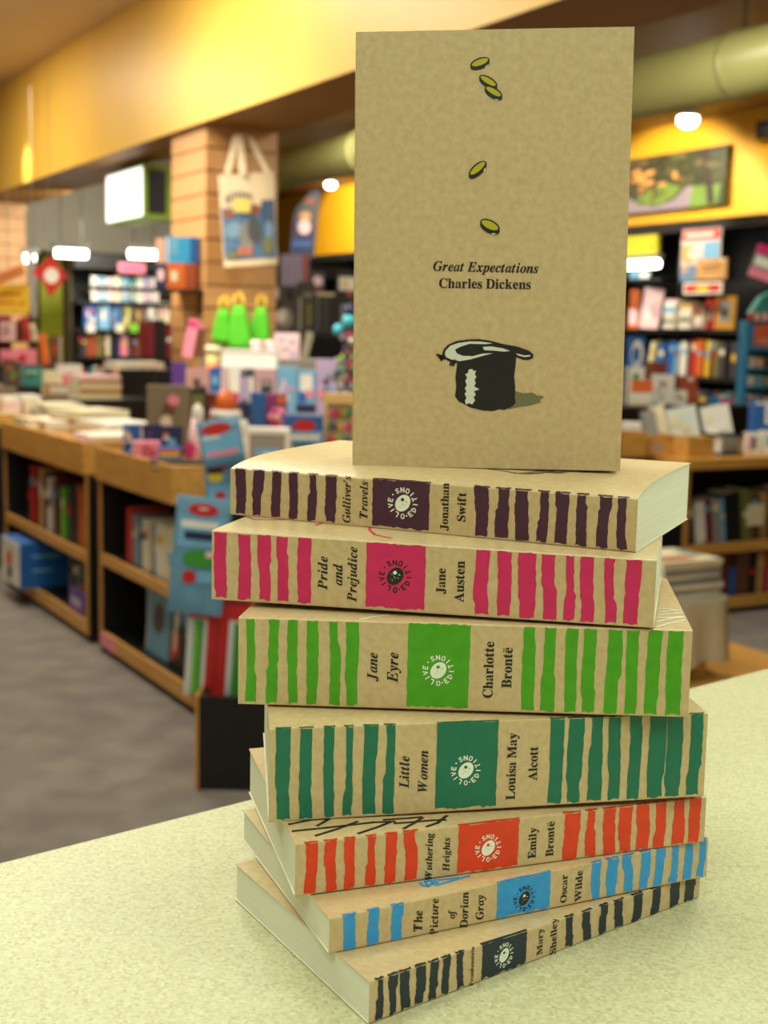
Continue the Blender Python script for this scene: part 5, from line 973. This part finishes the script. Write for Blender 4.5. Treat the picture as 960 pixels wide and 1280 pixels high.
Lb('white wide book before the foot of the lime column', 70, 101, 455, 8.85, zT, 'white', [('pale_pink', rect(.1, .6, .2, .6))])
Lb('book with orange and brown picture in the table middle', 60, 88, 480, 8.62, zT, 'tan', [('orange', rect(.05, .6, .3, .6)), ('brown', rect(.5, .95, .1, .5)), ('white', rect(.1, .9, .7, .9))])
Lb('rosy book leaning behind the cream hardbacks', 88, 102, 466, 8.7, zT, 'pink', [('grey', rect(.1, .9, .2, .4))], tilt=-.25)
# rack with pink books and the yellow sign
def pinkrack():
    a = 9.3; z = zy(25, 456, a); t = thing('book_rack', 'rack of pink books at the left edge under the yellow sign', 'rack', W(1.6, a, 0), FA)
    m = M(); m.box(0, 1.15, 0, .4, 0, z); m.build('body', BLACKP, t); m = M(); m.box(0, .82, .38, .4, z, z+.34); m.build('back_panel', pal('dark_red'), t)
    z2 = z+.165; m = M(); m.box(.0, 1.15, .2, .38, z2-.012, z2); m.build('step', pal('brown'), t)
    for i, (x0, x1, yt, c, pr) in enumerate(((0, 21, 437, 'pink', [('rust', rect(.1, .9, .1, .4))]), (21, 45, 436, 'pink', [('red', rect(.1, .5, .2, .6))]))):
        upbook(('left' if i == 0 else 'right')+' one of two low pink books in the bottom row of the rack', x0, x1, yt, 'a', a+.02, z+.0005, c, pr)
    for x0, x1, yt, c, lb, tl, cl in ((0, 19, 402, 'pale_pink', 'pale pink book with grey picture at the left edge', 0, ['grey', 'pink', 'teal']), (20, 29, 400, 'dark_red', 'plum dark spined book in the upper row of the rack', 0, None), (29, 38, 396, 'red', 'coral red book leaning in the upper row of the rack', -.12, None), (38, 47, 404, 'cream', 'cream book leaning right of the coral red one', -.2, ['grey', 'tan'])):
        upbook(lb, x0, x1, yt, 'a', a+.22, z2+.0005, c, cols=cl, tilt=tl)
    upbook('orange tall book at the right end of the rack', 52, 61, 417, 'a', a+.1, z+.0005, 'orange', tilt=-.1); upbook('dark brown book with pink mark right of the tall orange book', 62, 75, 420, 'a', a+.15, z+.0005, 'brown', [('rust', O(.5, .5, .25, .2))], d=.05)
pinkrack()
def hangsign(label, cxl, cxr, yt, yb, a, col, outl=None, prints=(), d=.01, top=2.45, yaw=0, tilt=0):
    p = on_a((cxl+cxr)/2, yb, a); k = depth(p)/FP; w, h = (cxr-cxl)*k, (yb-yt)*k; t = thing('hanging_sign', label, 'sign', p, yaw); t.rotation_euler = (0, tilt, yaw)
    o = outl or [(-.5, 0), (.5, 0), (.5, 1), (-.5, 1)]; m = M(); m.prism([(x*w, z*h) for x, z in o], 0, d); m.build('board', pal(col), t)
    if prints: patch(t, [(c, [(x*w-w/2, z*h) for x, z in q]) for c, q in prints])
    m = M(); zc = max(z for x, z in o)*h
    m.tube([(0, .005, zc-.01), (0, .005, top-p.z)], .003, n=5); m.build('hanging_wire', STEEL, t); return t
hangsign('yellow hanging sign with faint lettering lines at the left edge', -16, 37, 356, 391, 9.2, 'yellow', None, [('orange', rect(.05, .8, .62, .72)), ('orange', rect(.1, .7, .3, .4)), ('rust', rect(.78, .86, .28, .4))])
hangsign('orange slanting board above the yellow sign', -18, 33, 340, 352, 9.0, 'orange', None, [('tan', rect(.05, .95, .3, .6))], tilt=-.4)
hangsign('red diamond sign with white disc hanging before the lime column', 40, 84, 321, 371, 9.6, 'red', [(0, 0), (.5, .52), (0.05, 1), (-.5, .6), (-.18, .35)], [('white', oval(.56, .52, .21, .19, 18))], top=3.11)
t = thing('hanging_banner', 'grey curved banner behind the red diamond sign', 'banner', on_a(45, 398, 9.9), 0); m = M(); m.prism([(-.03, 0), (.0, .0), (.015, .3), (-.02, .5), (-.06, .48), (-.05, .2)], 0, .01); m.build('fabric', pal('grey'), t); m = M(); m.tube([(-.02, .005, .48), (-.02, .005, 3.11-t.location.z)], .003); m.build('hanging_wire', STEEL, t)

# ------------------------------------------------------------------ far bookcase on the left
AF = 11.3
def farcase():
    b0 = on_a(93, 400, AF).dot(B); F = Frame(b0, AF, 0, FA); Wd = 2.6
    t = thing('bookcase', 'far black bookcase between the lime column and the oak pillar', 'shelf', F.p(0, 0, 0), FA)
    def P(name, mt, *bx): m = M(); m.box(*bx); return m.build(name, mt, t)
    zz = [zy(150, y, AF) for y in (470+14, 446, 412, 377, 344)]; P('end_panel', mat('dark_olive_board', (58, 54, 30), .7), 0, .025, .14, .35, 0, 2.0); P('end_panel', BLACKP, Wd-.025, Wd, 0, .35, 0, 2.0); P('back_panel', BLACKP, .025, Wd-.025, .32, .35, 0, 2.0); P('canopy', BLACKP, 0, Wd, -.02, .35, 1.88, 2.0)
    for z in zz[:4]: P('shelf', BLACKP, .025, Wd-.025, .0, .32, z-.03, z)
    rn = random.Random(21); dk = ['dark_red', 'brown', 'black', 'navy', 'grey', 'tan', 'dark_grey', 'rust', 'olive', 'cream', 'teal', 'pink']
    X = lambda x: on_a(x, 400, AF).dot(B)-b0
    row(F, .04, X(215), .03, zz[1]+.001, .20, mix(22, dk, rn), 'the third shelf of the far bookcase', vary=.1); row(F, .04, X(150), .03, zz[0]+.001, .19, mix(13, dk, rn), 'the lowest visible shelf of the far bookcase', vary=.15)
    fc = [('blue', ['red', 'white']), ('light_blue', ['orange', 'navy', 'white']), ('blue', ['teal', 'grey']), ('olive', ['cream', 'yellow']), ('brown', ['olive', 'tan']), ('grey', ['white', 'rust']), ('cream', ['grey', 'pink'])]
    xs = [104, 122, 138, 152, 166, 181, 197, 213]
    for i in range(7): upbook('%s covered book facing out, %s from the left on the far bookcase' % (cname(fc[i][0]), ORD[i]), xs[i]+1, xs[i+1]-1, 378+[0, -4, 2, 0, 3, -2, 0][i], 'a', AF+.02, zz[2]+.001, fc[i][0], cols=fc[i][1], yaw=TH*.5, lean=.05, group='books facing out on the far bookcase')
    tc = ['white', 'light_blue', 'pale_pink', 'cream', 'light_blue', 'teal', 'white', 'lilac', 'white']
    for i in range(9): upbook('%s slim book facing out, %s from the left on its top shelf' % (cname(tc[i]), ORD[i]), 114+i*9.5, 122+i*9.5, 345+(i % 3), 'a', AF+.05, zz[3]+.001, tc[i], cols=['white', 'grey', 'pink', 'cream'], yaw=TH*.5, lean=.05, group='slim books on the top shelf of the far bookcase')
    for i, x in enumerate((114, 150, 168, 187)):
        p = on_a(x, 411, AF-.03); g = thing('shelf_tag', '%s shelf tag on the far bookcase, %s from the left' % (('white', 'cream', 'lime', 'yellow')[i], ORD[i]), 'tag', p, FA, 'shelf tags on the far bookcase'); m = M(); m.box(-.035, .035, 0, .028, -.03, .045); m.build('tag_card', pal(('white', 'cream', 'lime', 'yellow')[i]), g)
    p = on_a(165, 341, AF-.05); g = thing('shelf_sign', 'small pink sign on top of the far bookcase', 'sign', p, FA); m = M(); m.box(-.12, .12, 0, .02, 0, .085); m.build('board', pal('pink'), g); patch(g, [('magenta', rect(-.1, .1, .03, .055))])
farcase()
# dark spines near the pillar
pd = zy(190, 446, 9.0)
plinth('dark bookcase block left of the stepped display', 'bookcase_block', 3.05, 3.9, 8.75, 9.1, pd, BLACKP)
FD = Frame(3.1, 8.78, 0, FA); row(FD, .02, .42, 0, pd+.001, .26, [('dark_red', 1), ('black', 1.2), ('dark_red', .8), ('purple', .8), ('black', 1), ('cream', .7), ('black', .8)], 'the dark block left of the pillar', vary=.1)

# ------------------------------------------------------------------ wall bookcase, right and behind
BW_ = 7.08
def wallcase():
    a1, a0 = 16.2, 5.6; F = Frame(BW_, a1, 0, FB); Wd = a1-a0; t = thing('bookcase', 'long black wall bookcase under the ochre wall', 'shelf', F.p(0, 0, 0), FB)
    def P(name, mt, *bx): m = M(); m.box(*bx); return m.build(name, mt, t)
    P('back_panel', BLACKP, 0, Wd, .38, .41, 0, 2.28); P('cap', BLACKP, 0, Wd, 0, .38, 2.2, 2.28)
    for z in (.08, .42, .77, 1.10, 1.46): P('shelf', BLACKP, 0, Wd, 0, .38, z-.035, z)
    for k in range(12): P('upright', BLACKP, k*Wd/11.5, k*Wd/11.5+.03, .05, .38, 0, 2.2)
    rn = random.Random(31); X = lambda x, y=440: a1-on_b(x, y, BW_).dot(A)
    row(F, X(805), X(918), .02, 1.101, .28, [('cream', 1, .9), ('olive', .8), ('blue', 1.4, .9), ('navy', .6), ('blue', 1.3, .95), ('light_blue', .7, .9), ('grey', .8), ('white', 1.2, .95), ('dark_grey', .7), ('red', 1, 1.05), ('orange', 1.2, 1.05), ('brown', .5), ('yellow', .8, 1), ('dark_red', .7), ('olive', .9), ('dark_grey', 1.2), ('black', 1), ('dark_grey', 1)], 'the middle shelf of the wall bookcase', vary=.06, leanfn=lambda i: .18 if i < 7 else .03)
    row(F, X(790), X(935), .02, .771, .24, mix(18, ['dark_grey', 'brown', 'black', 'navy', 'grey', 'rust'], rn), 'the lower shelf of the wall bookcase')
    row(F, X(330), X(440), .02, 1.461, .27, mix(20, ['dark_grey', 'black', 'grey', 'olive', 'white', 'brown', 'navy'], rn, 1, 2), 'the wall bookcase, left, upper shelf'); row(F, X(330), X(442), .02, 1.101, .28, mix(22, ['black', 'navy', 'dark_grey', 'olive', 'brown'], rn, 1, 2), 'the wall bookcase, left, middle shelf')
    def up(label, xl, xr, yt, z, col, pr=None, cols=None, tilt=0, dy=.04): return upbook(label, xl, xr, yt, 'b', BW_+dy, z, col, pr, .03, FB+.4, .06, tilt, cols)
    z = 1.461
    up('orange and pink picture book facing out beside the standing book', 784, 797, 362, z, 'orange', [('pale_pink', rect(.1, .9, .1, .5))]); up('large pale pink picture book facing out beside the orange one', 797, 822, 360, z, 'pale_pink', cols=['cream', 'pink', 'white'], tilt=.1)
    up('red white and black book facing out on the wall bookcase', 879, 893, 372, z, 'red', cols=['white', 'black']); up('mustard book with grey window picture on the wall bookcase', 892, 917, 370, z, (206, 150, 50), [('grey', rect(.2, .8, .2, .85)), ('dark_grey', O(.5, .5, .18, .16))])
    for i, (x0, x1, cs) in enumerate(((826, 846, ['white', 'grey', 'cream', 'white', 'light_blue', 'white', 'pale_pink']), (846, 866, ['white', 'cream', 'grey', 'white', 'cream', 'tan']), (864, 878, ['grey', 'pale_pink', 'white', 'cream', 'rust']))):
        flatpile('book', x0, x1, 'b', BW_-.02, z, cs, .034-.004*i, .24, FB, 'on the wall bookcase, %s from left' % ORD[i])
    up('small blue grey book in the upper left corner of the bookcase', 786, 798, 338, 1.86, 'light_blue'); up('small white book beside the small blue grey one', 799, 812, 339, 1.86, 'white'); P('short_shelf', BLACKP, X(770, 350), X(826, 350), 0, .3, 1.83, 1.859)
    t2 = thing('panel', 'yellow green panel above the strip light on the right', 'panel', W(7.03, on_b(822, 300, 7.03).dot(A), 1.95), FB); m = M(); m.box(-.75, 0, 0, .03, 0, .24); m.build('panel_board', pal((186, 178, 40)), t2)
    # notice boards
    def poster(label, xl, xr, yt, yb, col, pr, b=7.04):
        p = on_b(xl, yb, b); q = on_b(xr, yt, b); w = (p-q).dot(A); h = q.z-p.z; g = thing('poster', label, 'poster', p, FB); m = M(); m.box(0, w, 0, .006, 0, h); m.build('sheet', pal(col), g)
        patch(g, [(c, [(x*w, zz*h) for x, zz in o]) for c, o in pr]); return g
    poster('tall notice with red heading on the wall bookcase', 850, 902, 284, 347, (214, 206, 200), [('red', rect(.02, .98, .78, .98)), ('white', rect(.1, .85, .85, .91)), ('tan', rect(.03, .3, .3, .68)), ('pale_pink', rect(.35, .55, .35, .7)), ('light_blue', rect(.58, .97, .25, .72)), ('cream', rect(.2, .36, .4, .6)), ('blue', rect(.02, .4, .02, .25))])
    poster('tan notice overlapping the foot of the tall notice', 870, 909, 322, 350, 'tan', [('brown', rect(.15, .8, .6, .68)), ('brown', rect(.2, .75, .4, .46)), ('cream', rect(.8, .95, .85, .98))], 7.02); poster('grey blue notice left of the tan notice', 850, 870, 332, 352, (110, 140, 176), [('tan', rect(.1, .5, .6, .95))], 7.03)
    poster('white label with red band and yellow spot under the notices', 854, 903, 352, 368, 'white', [('red', rect(.05, .95, .2, .8)), ('yellow', O(.5, .45, .18, .28))], 7.02)
    for i, x in enumerate((893, 885)): pass
wallcase()
def picture():
    b = 7.44; p = on_b(770, 269, b); q = on_b(909, 180, b); w = (p-q).dot(A); h = q.z-p.z; t = thing('canvas_picture', 'woodland path picture on the ochre wall right of the standing book', 'picture', p, FB)
    m = M(); m.box(0, w, 0, .05, 0, h); m.build('canvas', pal((60, 66, 36)), t)
    R_ = lambda pts: [(x*w, z*h) for x, z in pts]; rn = random.Random(4)
    P = [((150, 136, 150), [(0, 0), (.72, 0), (.72, .38), (.66, .36), (.56, .16), (.4, .08), (.24, .12), (.12, .3), (0, .36)]), ((112, 138, 56), [(.18, .18), (.3, .42), (.5, .46), (.62, .38), (.55, .2), (.4, .1), (.25, .12)]), ((112, 146, 60), [(.7, 0), (1, 0), (1, .34), (.72, .36)])]
    for i in range(70):
        x, z = rn.uniform(0, .93), rn.uniform(.36, .93); c = rn.choice([(66, 62, 36), (84, 76, 44), (52, 50, 32), (104, 92, 56), (74, 82, 44), (60, 48, 38)] if not (x < .32 and z < .74) and not (.4 < x < .6 and z < .6) else [(196, 120, 56), (170, 104, 50), (120, 90, 44), (210, 150, 80)])
        P.append((c, oval(x+.03, z+.03, rn.uniform(.02, .06), rn.uniform(.03, .08), 7)))
    for i in range(14): x, z = rn.uniform(.2, .55), rn.uniform(.14, .4); P.append((rn.choice([(84, 104, 44), (130, 150, 60), (90, 92, 50)]), oval(x, z, rn.uniform(.02, .05), rn.uniform(.02, .05), 7)))
    P += [((54, 42, 40), [(.78, .95), (.85, .97), (.88, .6), (.92, .02), (.86, .02), (.83, .5)]), ((70, 60, 40), [(.36, .3), (.38, .9), (.4, .9), (.39, .3)]), ((50, 66, 34), [(.94, 0), (1, 0), (1, .4), (.96, .3)])]
    P = [(c, [(min(max(x, 0), 1), min(max(z, 0), 1)) for x, z in o]) for c, o in P]
    patch(t, [(c, R_(o)) for c, o in P], 'woodland_print', -.002)
picture()
def banner():
    p = on_b(372, 322, 6.2); q = on_b(395, 240, 6.2); t = thing('hanging_banner', 'navy hanging banner with pale figure before the ochre wall', 'banner', p, 0); k = depth(p)/FP; h = 82*k
    m = M(); m.prism([(-10*k, 0), (20*k, 0), (27*k, h), (16*k, h), (-2*k, h*.74), (-6*k, h*.6)], 0, .01); m.build('fabric', pal('navy'), t)
    patch(t, [('dark_grey', [(-4*k, h*.5), (22*k, h*.5), (25*k, h*.96), (14*k, h*.95), (0, h*.7)]), ('tan', oval(9*k, h*.62, 7*k, 6*k)), ('pale_pink', oval(8*k, h*.46, 8*k, 9*k)), ('rust', rect(8*k, 20*k, h*.82, h*.88)), ('blue', rect(-8*k, 18*k, h*.18, h*.24))], 'banner_print')
    m = M(); m.tube([(20*k, .005, h), (20*k, .005, 3.11-p.z)], .004); m.build('hanging_wire', STEEL, t)
banner()
# stock between the pillar and the standing book
pm = zy(370, 420, 8.0)
plinth('dark fixture carrying bags between the pillar and the standing book', 'display_plinth', 3.5, 4.9, 8.0, 8.5, pm, BLACKP)
S2 = lambda label, xl, xr, yt, col, pr=None, cols=None, a=8.1: carton(label, xl, xr, yt, 'a', a, pm+.001, col, pr, .1, 0, cols=cols, name='gift_bag', cat='bag')
S2('grey gift bag with pale bottle picture beside the pillar', 338, 371, 357, 'dark_grey', [('white', rect(.1, .3, .75, .95)), ('grey', O(.5, .35, .35, .22)), ('white', O(.42, .4, .2, .14)), ('black', rect(.15, .4, .5, .65)), ('black', rect(.6, .85, .72, .92))])
S2('dark gift bag with cream curve beside the grey one', 371, 392, 352, 'dark_grey', [('cream', rect(.1, .25, .1, .7)), ('grey', rect(.3, .9, .72, .8)), ('olive', rect(.5, .9, .2, .6))])
_, w_, h_ = S2('black box of dark films right of the gift bags', 393, 420, 366, 'black', [('grey', rect(.1, .2, .1, .9)), ('dark_grey', rect(.4, .6, .1, .9)), ('cream', rect(.05, .9, .93, 1))])
S2('dark box with white and yellow top by the standing book', 420, 446, 338, 'black', [('white', rect(.1, .9, .7, .9)), ('yellow', O(.4, .8, .12, .08)), ('rust', rect(.5, .8, .6, .7)), ('grey', rect(.2, .4, .1, .5))], a=8.2)
t, w_, h_ = S2('lilac grey drum shaped box with rust side above the gift bags', 350, 384, 318, (150, 140, 176), [('rust', rect(.82, 1, 0, 1)), ('purple', rect(.2, .6, .3, .45))], a=8.3)
S2('small pink toy among dark boxes on the dark fixture', 388, 404, 340, 'dark_grey', [('pale_pink', O(.5, .86, .4, .08)), ('orange', rect(0, 1, .62, .7))], a=8.35)

# ------------------------------------------------------------------ right fixture goods
RZ = .791
def crate(label, xl, xr, yt, a, d=.3, mt=BIRCH, slot=False):
    p, w, h = spotat(xl, xr, yt, 'a', a, RZ); t = thing('wooden_crate', label, 'crate', p, FA); e = .012
    def P(n, *b): m = M(); m.box(*b); m.build(n, mt, t)
    if slot: P('front_board', -w/2, w/2, 0, e, h*.6, h); P('front_board', -w/2, w/2, 0, e, 0, h*.18)
    else: P('front_board', -w/2, w/2, 0, e, 0, h)
    P('side_board', -w/2, -w/2+e, e, d, 0, h); P('side_board', w/2-e, w/2, e, d, 0, h); P('back_board', -w/2, w/2, d, d+e, 0, h); P('base_board', -w/2+e, w/2-e, e, d, 0, .01); return p, w, h
crate('birch crate corner seen right beside the standing book', 770, 811, 541, 5.0)
crate('birch crate with open slot in its front', 813, 852, 544, 5.0, slot=True)
crate('plain birch crate at the front of the right unit', 855, 897, 547, 4.86, d=.1)
def basket():
    p, w, h = spotat(899, 934, 543, 'a', 4.9, RZ); t = thing('wire_basket', 'black wire basket with white slatted filling', 'basket', p, FA)
    for z in (0, h-.012): m = M(); m.box(-w/2, w/2, 0, .012, z, z+.012); m.box(-w/2, w/2, .22, .232, z, z+.012); m.box(-w/2, -w/2+.01, 0, .22, z, z+.012); m.box(w/2-.01, w/2, 0, .22, z, z+.012); m.build('rim', BLACKP, t)
    for i in range(9): x = -w/2+(i+.5)*w/9; m = M(); m.box(x-.002, x+.002, 0, .004, .012, h-.012); m.build('wire', BLACKP, t)
    for i in range(8):
        x = -w/2+(i+1)*w/9; m = M(); m.box(x-.006, x+.004, .03, .19, .013, h*.92); c = m.build('white_slat', pal('white'), t)
basket()
def lean_white(label, xl, xr, yt, a, col, cols=None, zs=RZ+.011, tilt=-.2, d=.03): return upbook(label, xl, xr, yt, 'a', a, zs, col, None, d, .12, .12, tilt, cols)
lean_white('grey leaning pamphlet, leftmost in the crates', 810, 828, 512, 5.1, 'grey'); lean_white('dull white leaning pamphlet, second in the crates', 822, 840, 506, 5.14, 'cream'); lean_white('dark edged leaning pamphlet, third in the crates', 832, 848, 505, 5.18, 'dark_grey')
lean_white('wide white book with faint green pattern leaning in the crates', 843, 880, 508, 5.0, (222, 232, 224), ['white', 'cream']); lean_white('white book with cream pattern leaning over the wire basket', 885, 921, 506, 5.06, 'white', ['cream', 'white']); lean_white('black edged board between the two wide white books', 872, 890, 507, 5.12, 'black')
C('blue and white box with open window at the right edge, upper', 941, 975, 503, 5.25, 'blue', [('white', rect(.38, 1, .52, .95)), ('light_blue', rect(.5, .9, .6, .9)), ('white', rect(0, 1, .95, 1))], zs=RZ, yaw=.1, d=.1)
C('white box with dark oblong picture next to the wire basket', 932, 950, 541, 4.98, 'white', [('navy', rect(.4, .7, .2, .8)), ('pink', rect(.1, .3, .1, .9))], zs=RZ, yaw=.1)
C('white box with turquoise picture at the right edge', 951, 975, 539, 4.95, 'white', [('cyan', rect(.25, .6, .3, .8))], zs=RZ, yaw=.1)
flatpile('pamphlet', 778, 812, 'a', 5.35, RZ, ['grey', 'white', 'cream', 'dark_grey', 'white', 'white'], .022, .22, .1, 'behind the crates beside the standing book')
# second table behind
plinth('black table behind the crates on the right', 'display_table', 5.05, 6.3, 6.1, 6.9, .965, BLACKP)
Q = lambda label, xl, xr, yt, col, pr=None, cols=None, a=6.25, d=.06, tilt=0, **k: carton(label, xl, xr, yt, 'a', a, .966, col, pr, d, 0, cols=cols, **k)
Q('white box with green leaf spot beside the standing book', 781, 804, 459, 'white', [('green', O(.55, .7, .2, .14)), ('navy', rect(0, .12, 0, 1))], a=6.5)
Q('blue box with white ring picture stacked beside the standing book', 782, 803, 421, 'blue', [('white', O(.55, .75, .36, .2)), ('blue', O(.5, .73, .24, .13)), ('light_blue', rect(.1, .9, .45, .56))], a=6.56)
Q('flat orange box on cream ones beside the standing book', 788, 815, 475, 'cream', [('orange', rect(0, 1, .5, 1)), ('white', rect(0, 1, .2, .45))], a=6.3)
Q('rust and green box right of the ring picture box', 804, 817, 452, 'rust', cols=['olive', 'brown'], a=6.6); Q('brown red box behind the white pile', 816, 832, 453, (150, 60, 50), [('white', rect(.2, .6, .1, .5))], a=6.6)
Q('white box pile with faint pink spots on the black table', 815, 842, 468, 'white', cols=['pale_pink', 'grey', 'cream'], a=6.35)
upbook('rust brown notebook with white tag leaning on the black table', 850, 874, 470, 'a', 6.3, .966, 'rust', [('white', rect(.55, .85, .82, .96))], tilt=-.16)
upbook('bright cyan and magenta book lying open near the display stand', 888, 916, 494, 'a', 6.15, .966, 'cyan', [('magenta', rect(.5, .95, .05, .6)), ('blue', rect(.05, .5, .5, .95)), ('pale_pink', O(.6, .8, .15, .15))], tilt=-.3)
figure('small round brown toy near the white and blue boxes', 921, 937, 521, 5.9-.0, 'brown', 'tan', .86) if 0 else None
upbook('white book with green spots on the black table', 842, 858, 488, 'a', 6.2, .966, 'white', cols=['olive', 'pale_pink', 'green'])
def stand():
    p, w, h = spotat(920, 958, 400, 'a', 6.4, .0); t = thing('display_stand', 'tall blue display stand with red and white striped canopy', 'display stand', p, .0)
    bl = pal((40, 130, 176)); d = .2; z0 = zy(940, 520, 6.4)
    m = M(); m.box(-w/2, w/2, 0, d, 0, z0); m.build('pedestal', bl, t); m = M(); m.box(-w/2, w/2, d-.01, d, z0, h); m.build('back_panel', bl, t)
    for s in (-1, 1): m = M(); m.box(s*w/2-.01, s*w/2+.01, 0, d, z0, h); m.build('side_panel', bl, t)
    lv = [zy(940, y, 6.4) for y in (507, 483, 460, 436)]
    for z in lv: m = M(); m.box(-w/2+.01, w/2-.01, -.004, d-.01, z-.012, z); m.build('shelf', bl, t)
    m = M(); m.box(-w/2+.01, w/2-.01, .0, .01, lv[3], h); m.build('header_panel', bl, t); m = M(); m.box(-w*.3, w*.28, -.006, 0, lv[3]+.02, h-.03); m.build('header_sign', pal((226, 96, 50)), t); patch(t, [('cream', rect(-w*.2, w*.18, lv[3]+.06, lv[3]+.065)), ('cream', rect(-w*.2, w*.18, lv[3]+.04, lv[3]+.045))], 'header_print', -.008)
    for i in range(8): m = M(); x = -w/2+i*w/8; m.box(x, x+w/8, -.05, .02, h-.004, h+.045); m.build('canopy_stripe', pal('red' if i % 2 == 0 else 'white'), t)
    m = M(); m.prism([(-w*.42, 0), (w*.7, 0), (w*.7, .16), (w*.3, .15), (-w*.1, .11)], 0, .14); o = m.build('teal_roof', pal('teal'), t, loc=(0, 0, h+.046))
    cs = ['pale_pink', 'dark_grey', 'grey', 'cream', 'brown', 'light_blue', 'white', 'olive', 'tan']
    for j, z in enumerate(lv[:3]):
        for i in range(3):
            c = cs[(j*3+i*2) % 9]; q = p+Vector((-w*.3+i*w*.29, .05, z+.001)); g = thing('boxed_toy', '%s small carton, %s from the left in %s row of the display stand' % (cname(c), ORD[i], ('the bottom', 'the middle', 'the top')[j]), 'box', q, 0, 'small cartons in the display stand'); m = M(); m.box(-w*.12, w*.12, 0, .08, 0, .068); m.build('carton', pal(c), g); patch(g, [(cs[(i+j*2+4) % 9], rect(-w*.08, w*.06, .02, .05))])
stand()
hangsign('pink sign with white and teal stripe hanging at the right edge', 933, 985, 311, 352, 5.6, 'pink', None, [('magenta', rect(0, 1, .72, 1)), ('teal', rect(0, 1, .30, .70)), ('white', rect(.04, 1, .36, .64))], tilt=.3, top=3.11)

# ------------------------------------------------------------------ draped low table with magazines
def drape():
    a0, b1, wd, dp = 3.86, 3.83, .62, .55; zt = zy(893, 746, a0); CL = mat('grey_table_cloth', (204, 196, 174), .85, noise=.06, nscale=8)
    t = thing('draped_table', 'low table under a hanging grey cloth behind the pile', 'table', W(b1-wd, a0, 0), FA)
    m = M(); m.box(.05, wd-.05, .05, dp-.05, 0, zt-.01); m.build('table_body', BIRCH, t)
    m = M(); per = []; N = 60
    for i in range(N):
        s = i/N*2*(wd+dp)
        if s < wd: x, y, nx, ny = s, 0, 0, -1
        elif s < wd+dp: x, y, nx, ny = wd, s-wd, 1, 0
        elif s < 2*wd+dp: x, y, nx, ny = wd-(s-wd-dp), dp, 0, 1
        else: x, y, nx, ny = 0, dp-(s-2*wd-dp), -1, 0
        per.append((x, y, nx, ny, s))
    k = 0; L = 8
    for j in range(L+1):
        v = j/L
        for x, y, nx, ny, s in per:
            f = .018*v*math.sin(s*34)+.02*v; dipc = .03*abs(math.sin(s*9)); z = zt-v*(zt-.05-dipc); m.v.append((x+nx*f, y+ny*f, z))
    for j in range(L):
        for i in range(N): i2 = (i+1) % N; m.f.append((j*N+i, (j+1)*N+i, (j+1)*N+i2, j*N+i2)); m.m.append(0)
    m.f.append(tuple(range(N))); m.m.append(0); m.build('cloth', CL, t, smooth=True)
    F = Frame(b1-wd, a0, 0, FA); z = zt+.0012; rn = random.Random(9)
    for pile, (x0, w, y0, cols) in enumerate(((.29, .31, .015, ['white', 'grey', 'white', 'grey', 'white', 'grey', 'white', 'cream']), (.0, .27, .0, ['cream', 'white', 'grey', 'white']))):
        zz = z
        for i, c in enumerate(cols):
            h = .0185+rn.uniform(-.003, .004); g = thing('magazine', '%s magazine, %s from the bottom of the %s pile on the draped table' % (cname(c), ORD[i], ('right', 'left')[pile]), 'magazine', F.p(x0+rn.uniform(-.006, .006), y0+rn.uniform(-.004, .01), zz), FA+rn.uniform(-.03, .03), 'magazines on the draped table')
            m = M(); m.box(0, w, 0, .004, 0, h); m.box(0, w, 0, .3, h-.003, h); m.build('cover', pal(c), g); m = M(); m.box(.002, w-.003, .003, .297, 0.0005, h-.003); m.build('page_block', PAPER, g)
            if i == len(cols)-1 and pile == 0:
                m = M(); m.box(.01, w-.1, .04, .12, h, h+.0008); m.build('cover_picture', pal('rust'), g); m = M(); m.box(w-.07, w-.01, .10, .24, h, h+.0008); m.build('cover_picture', pal((110, 140, 140)), g)
            zz += h+.0006
drape()
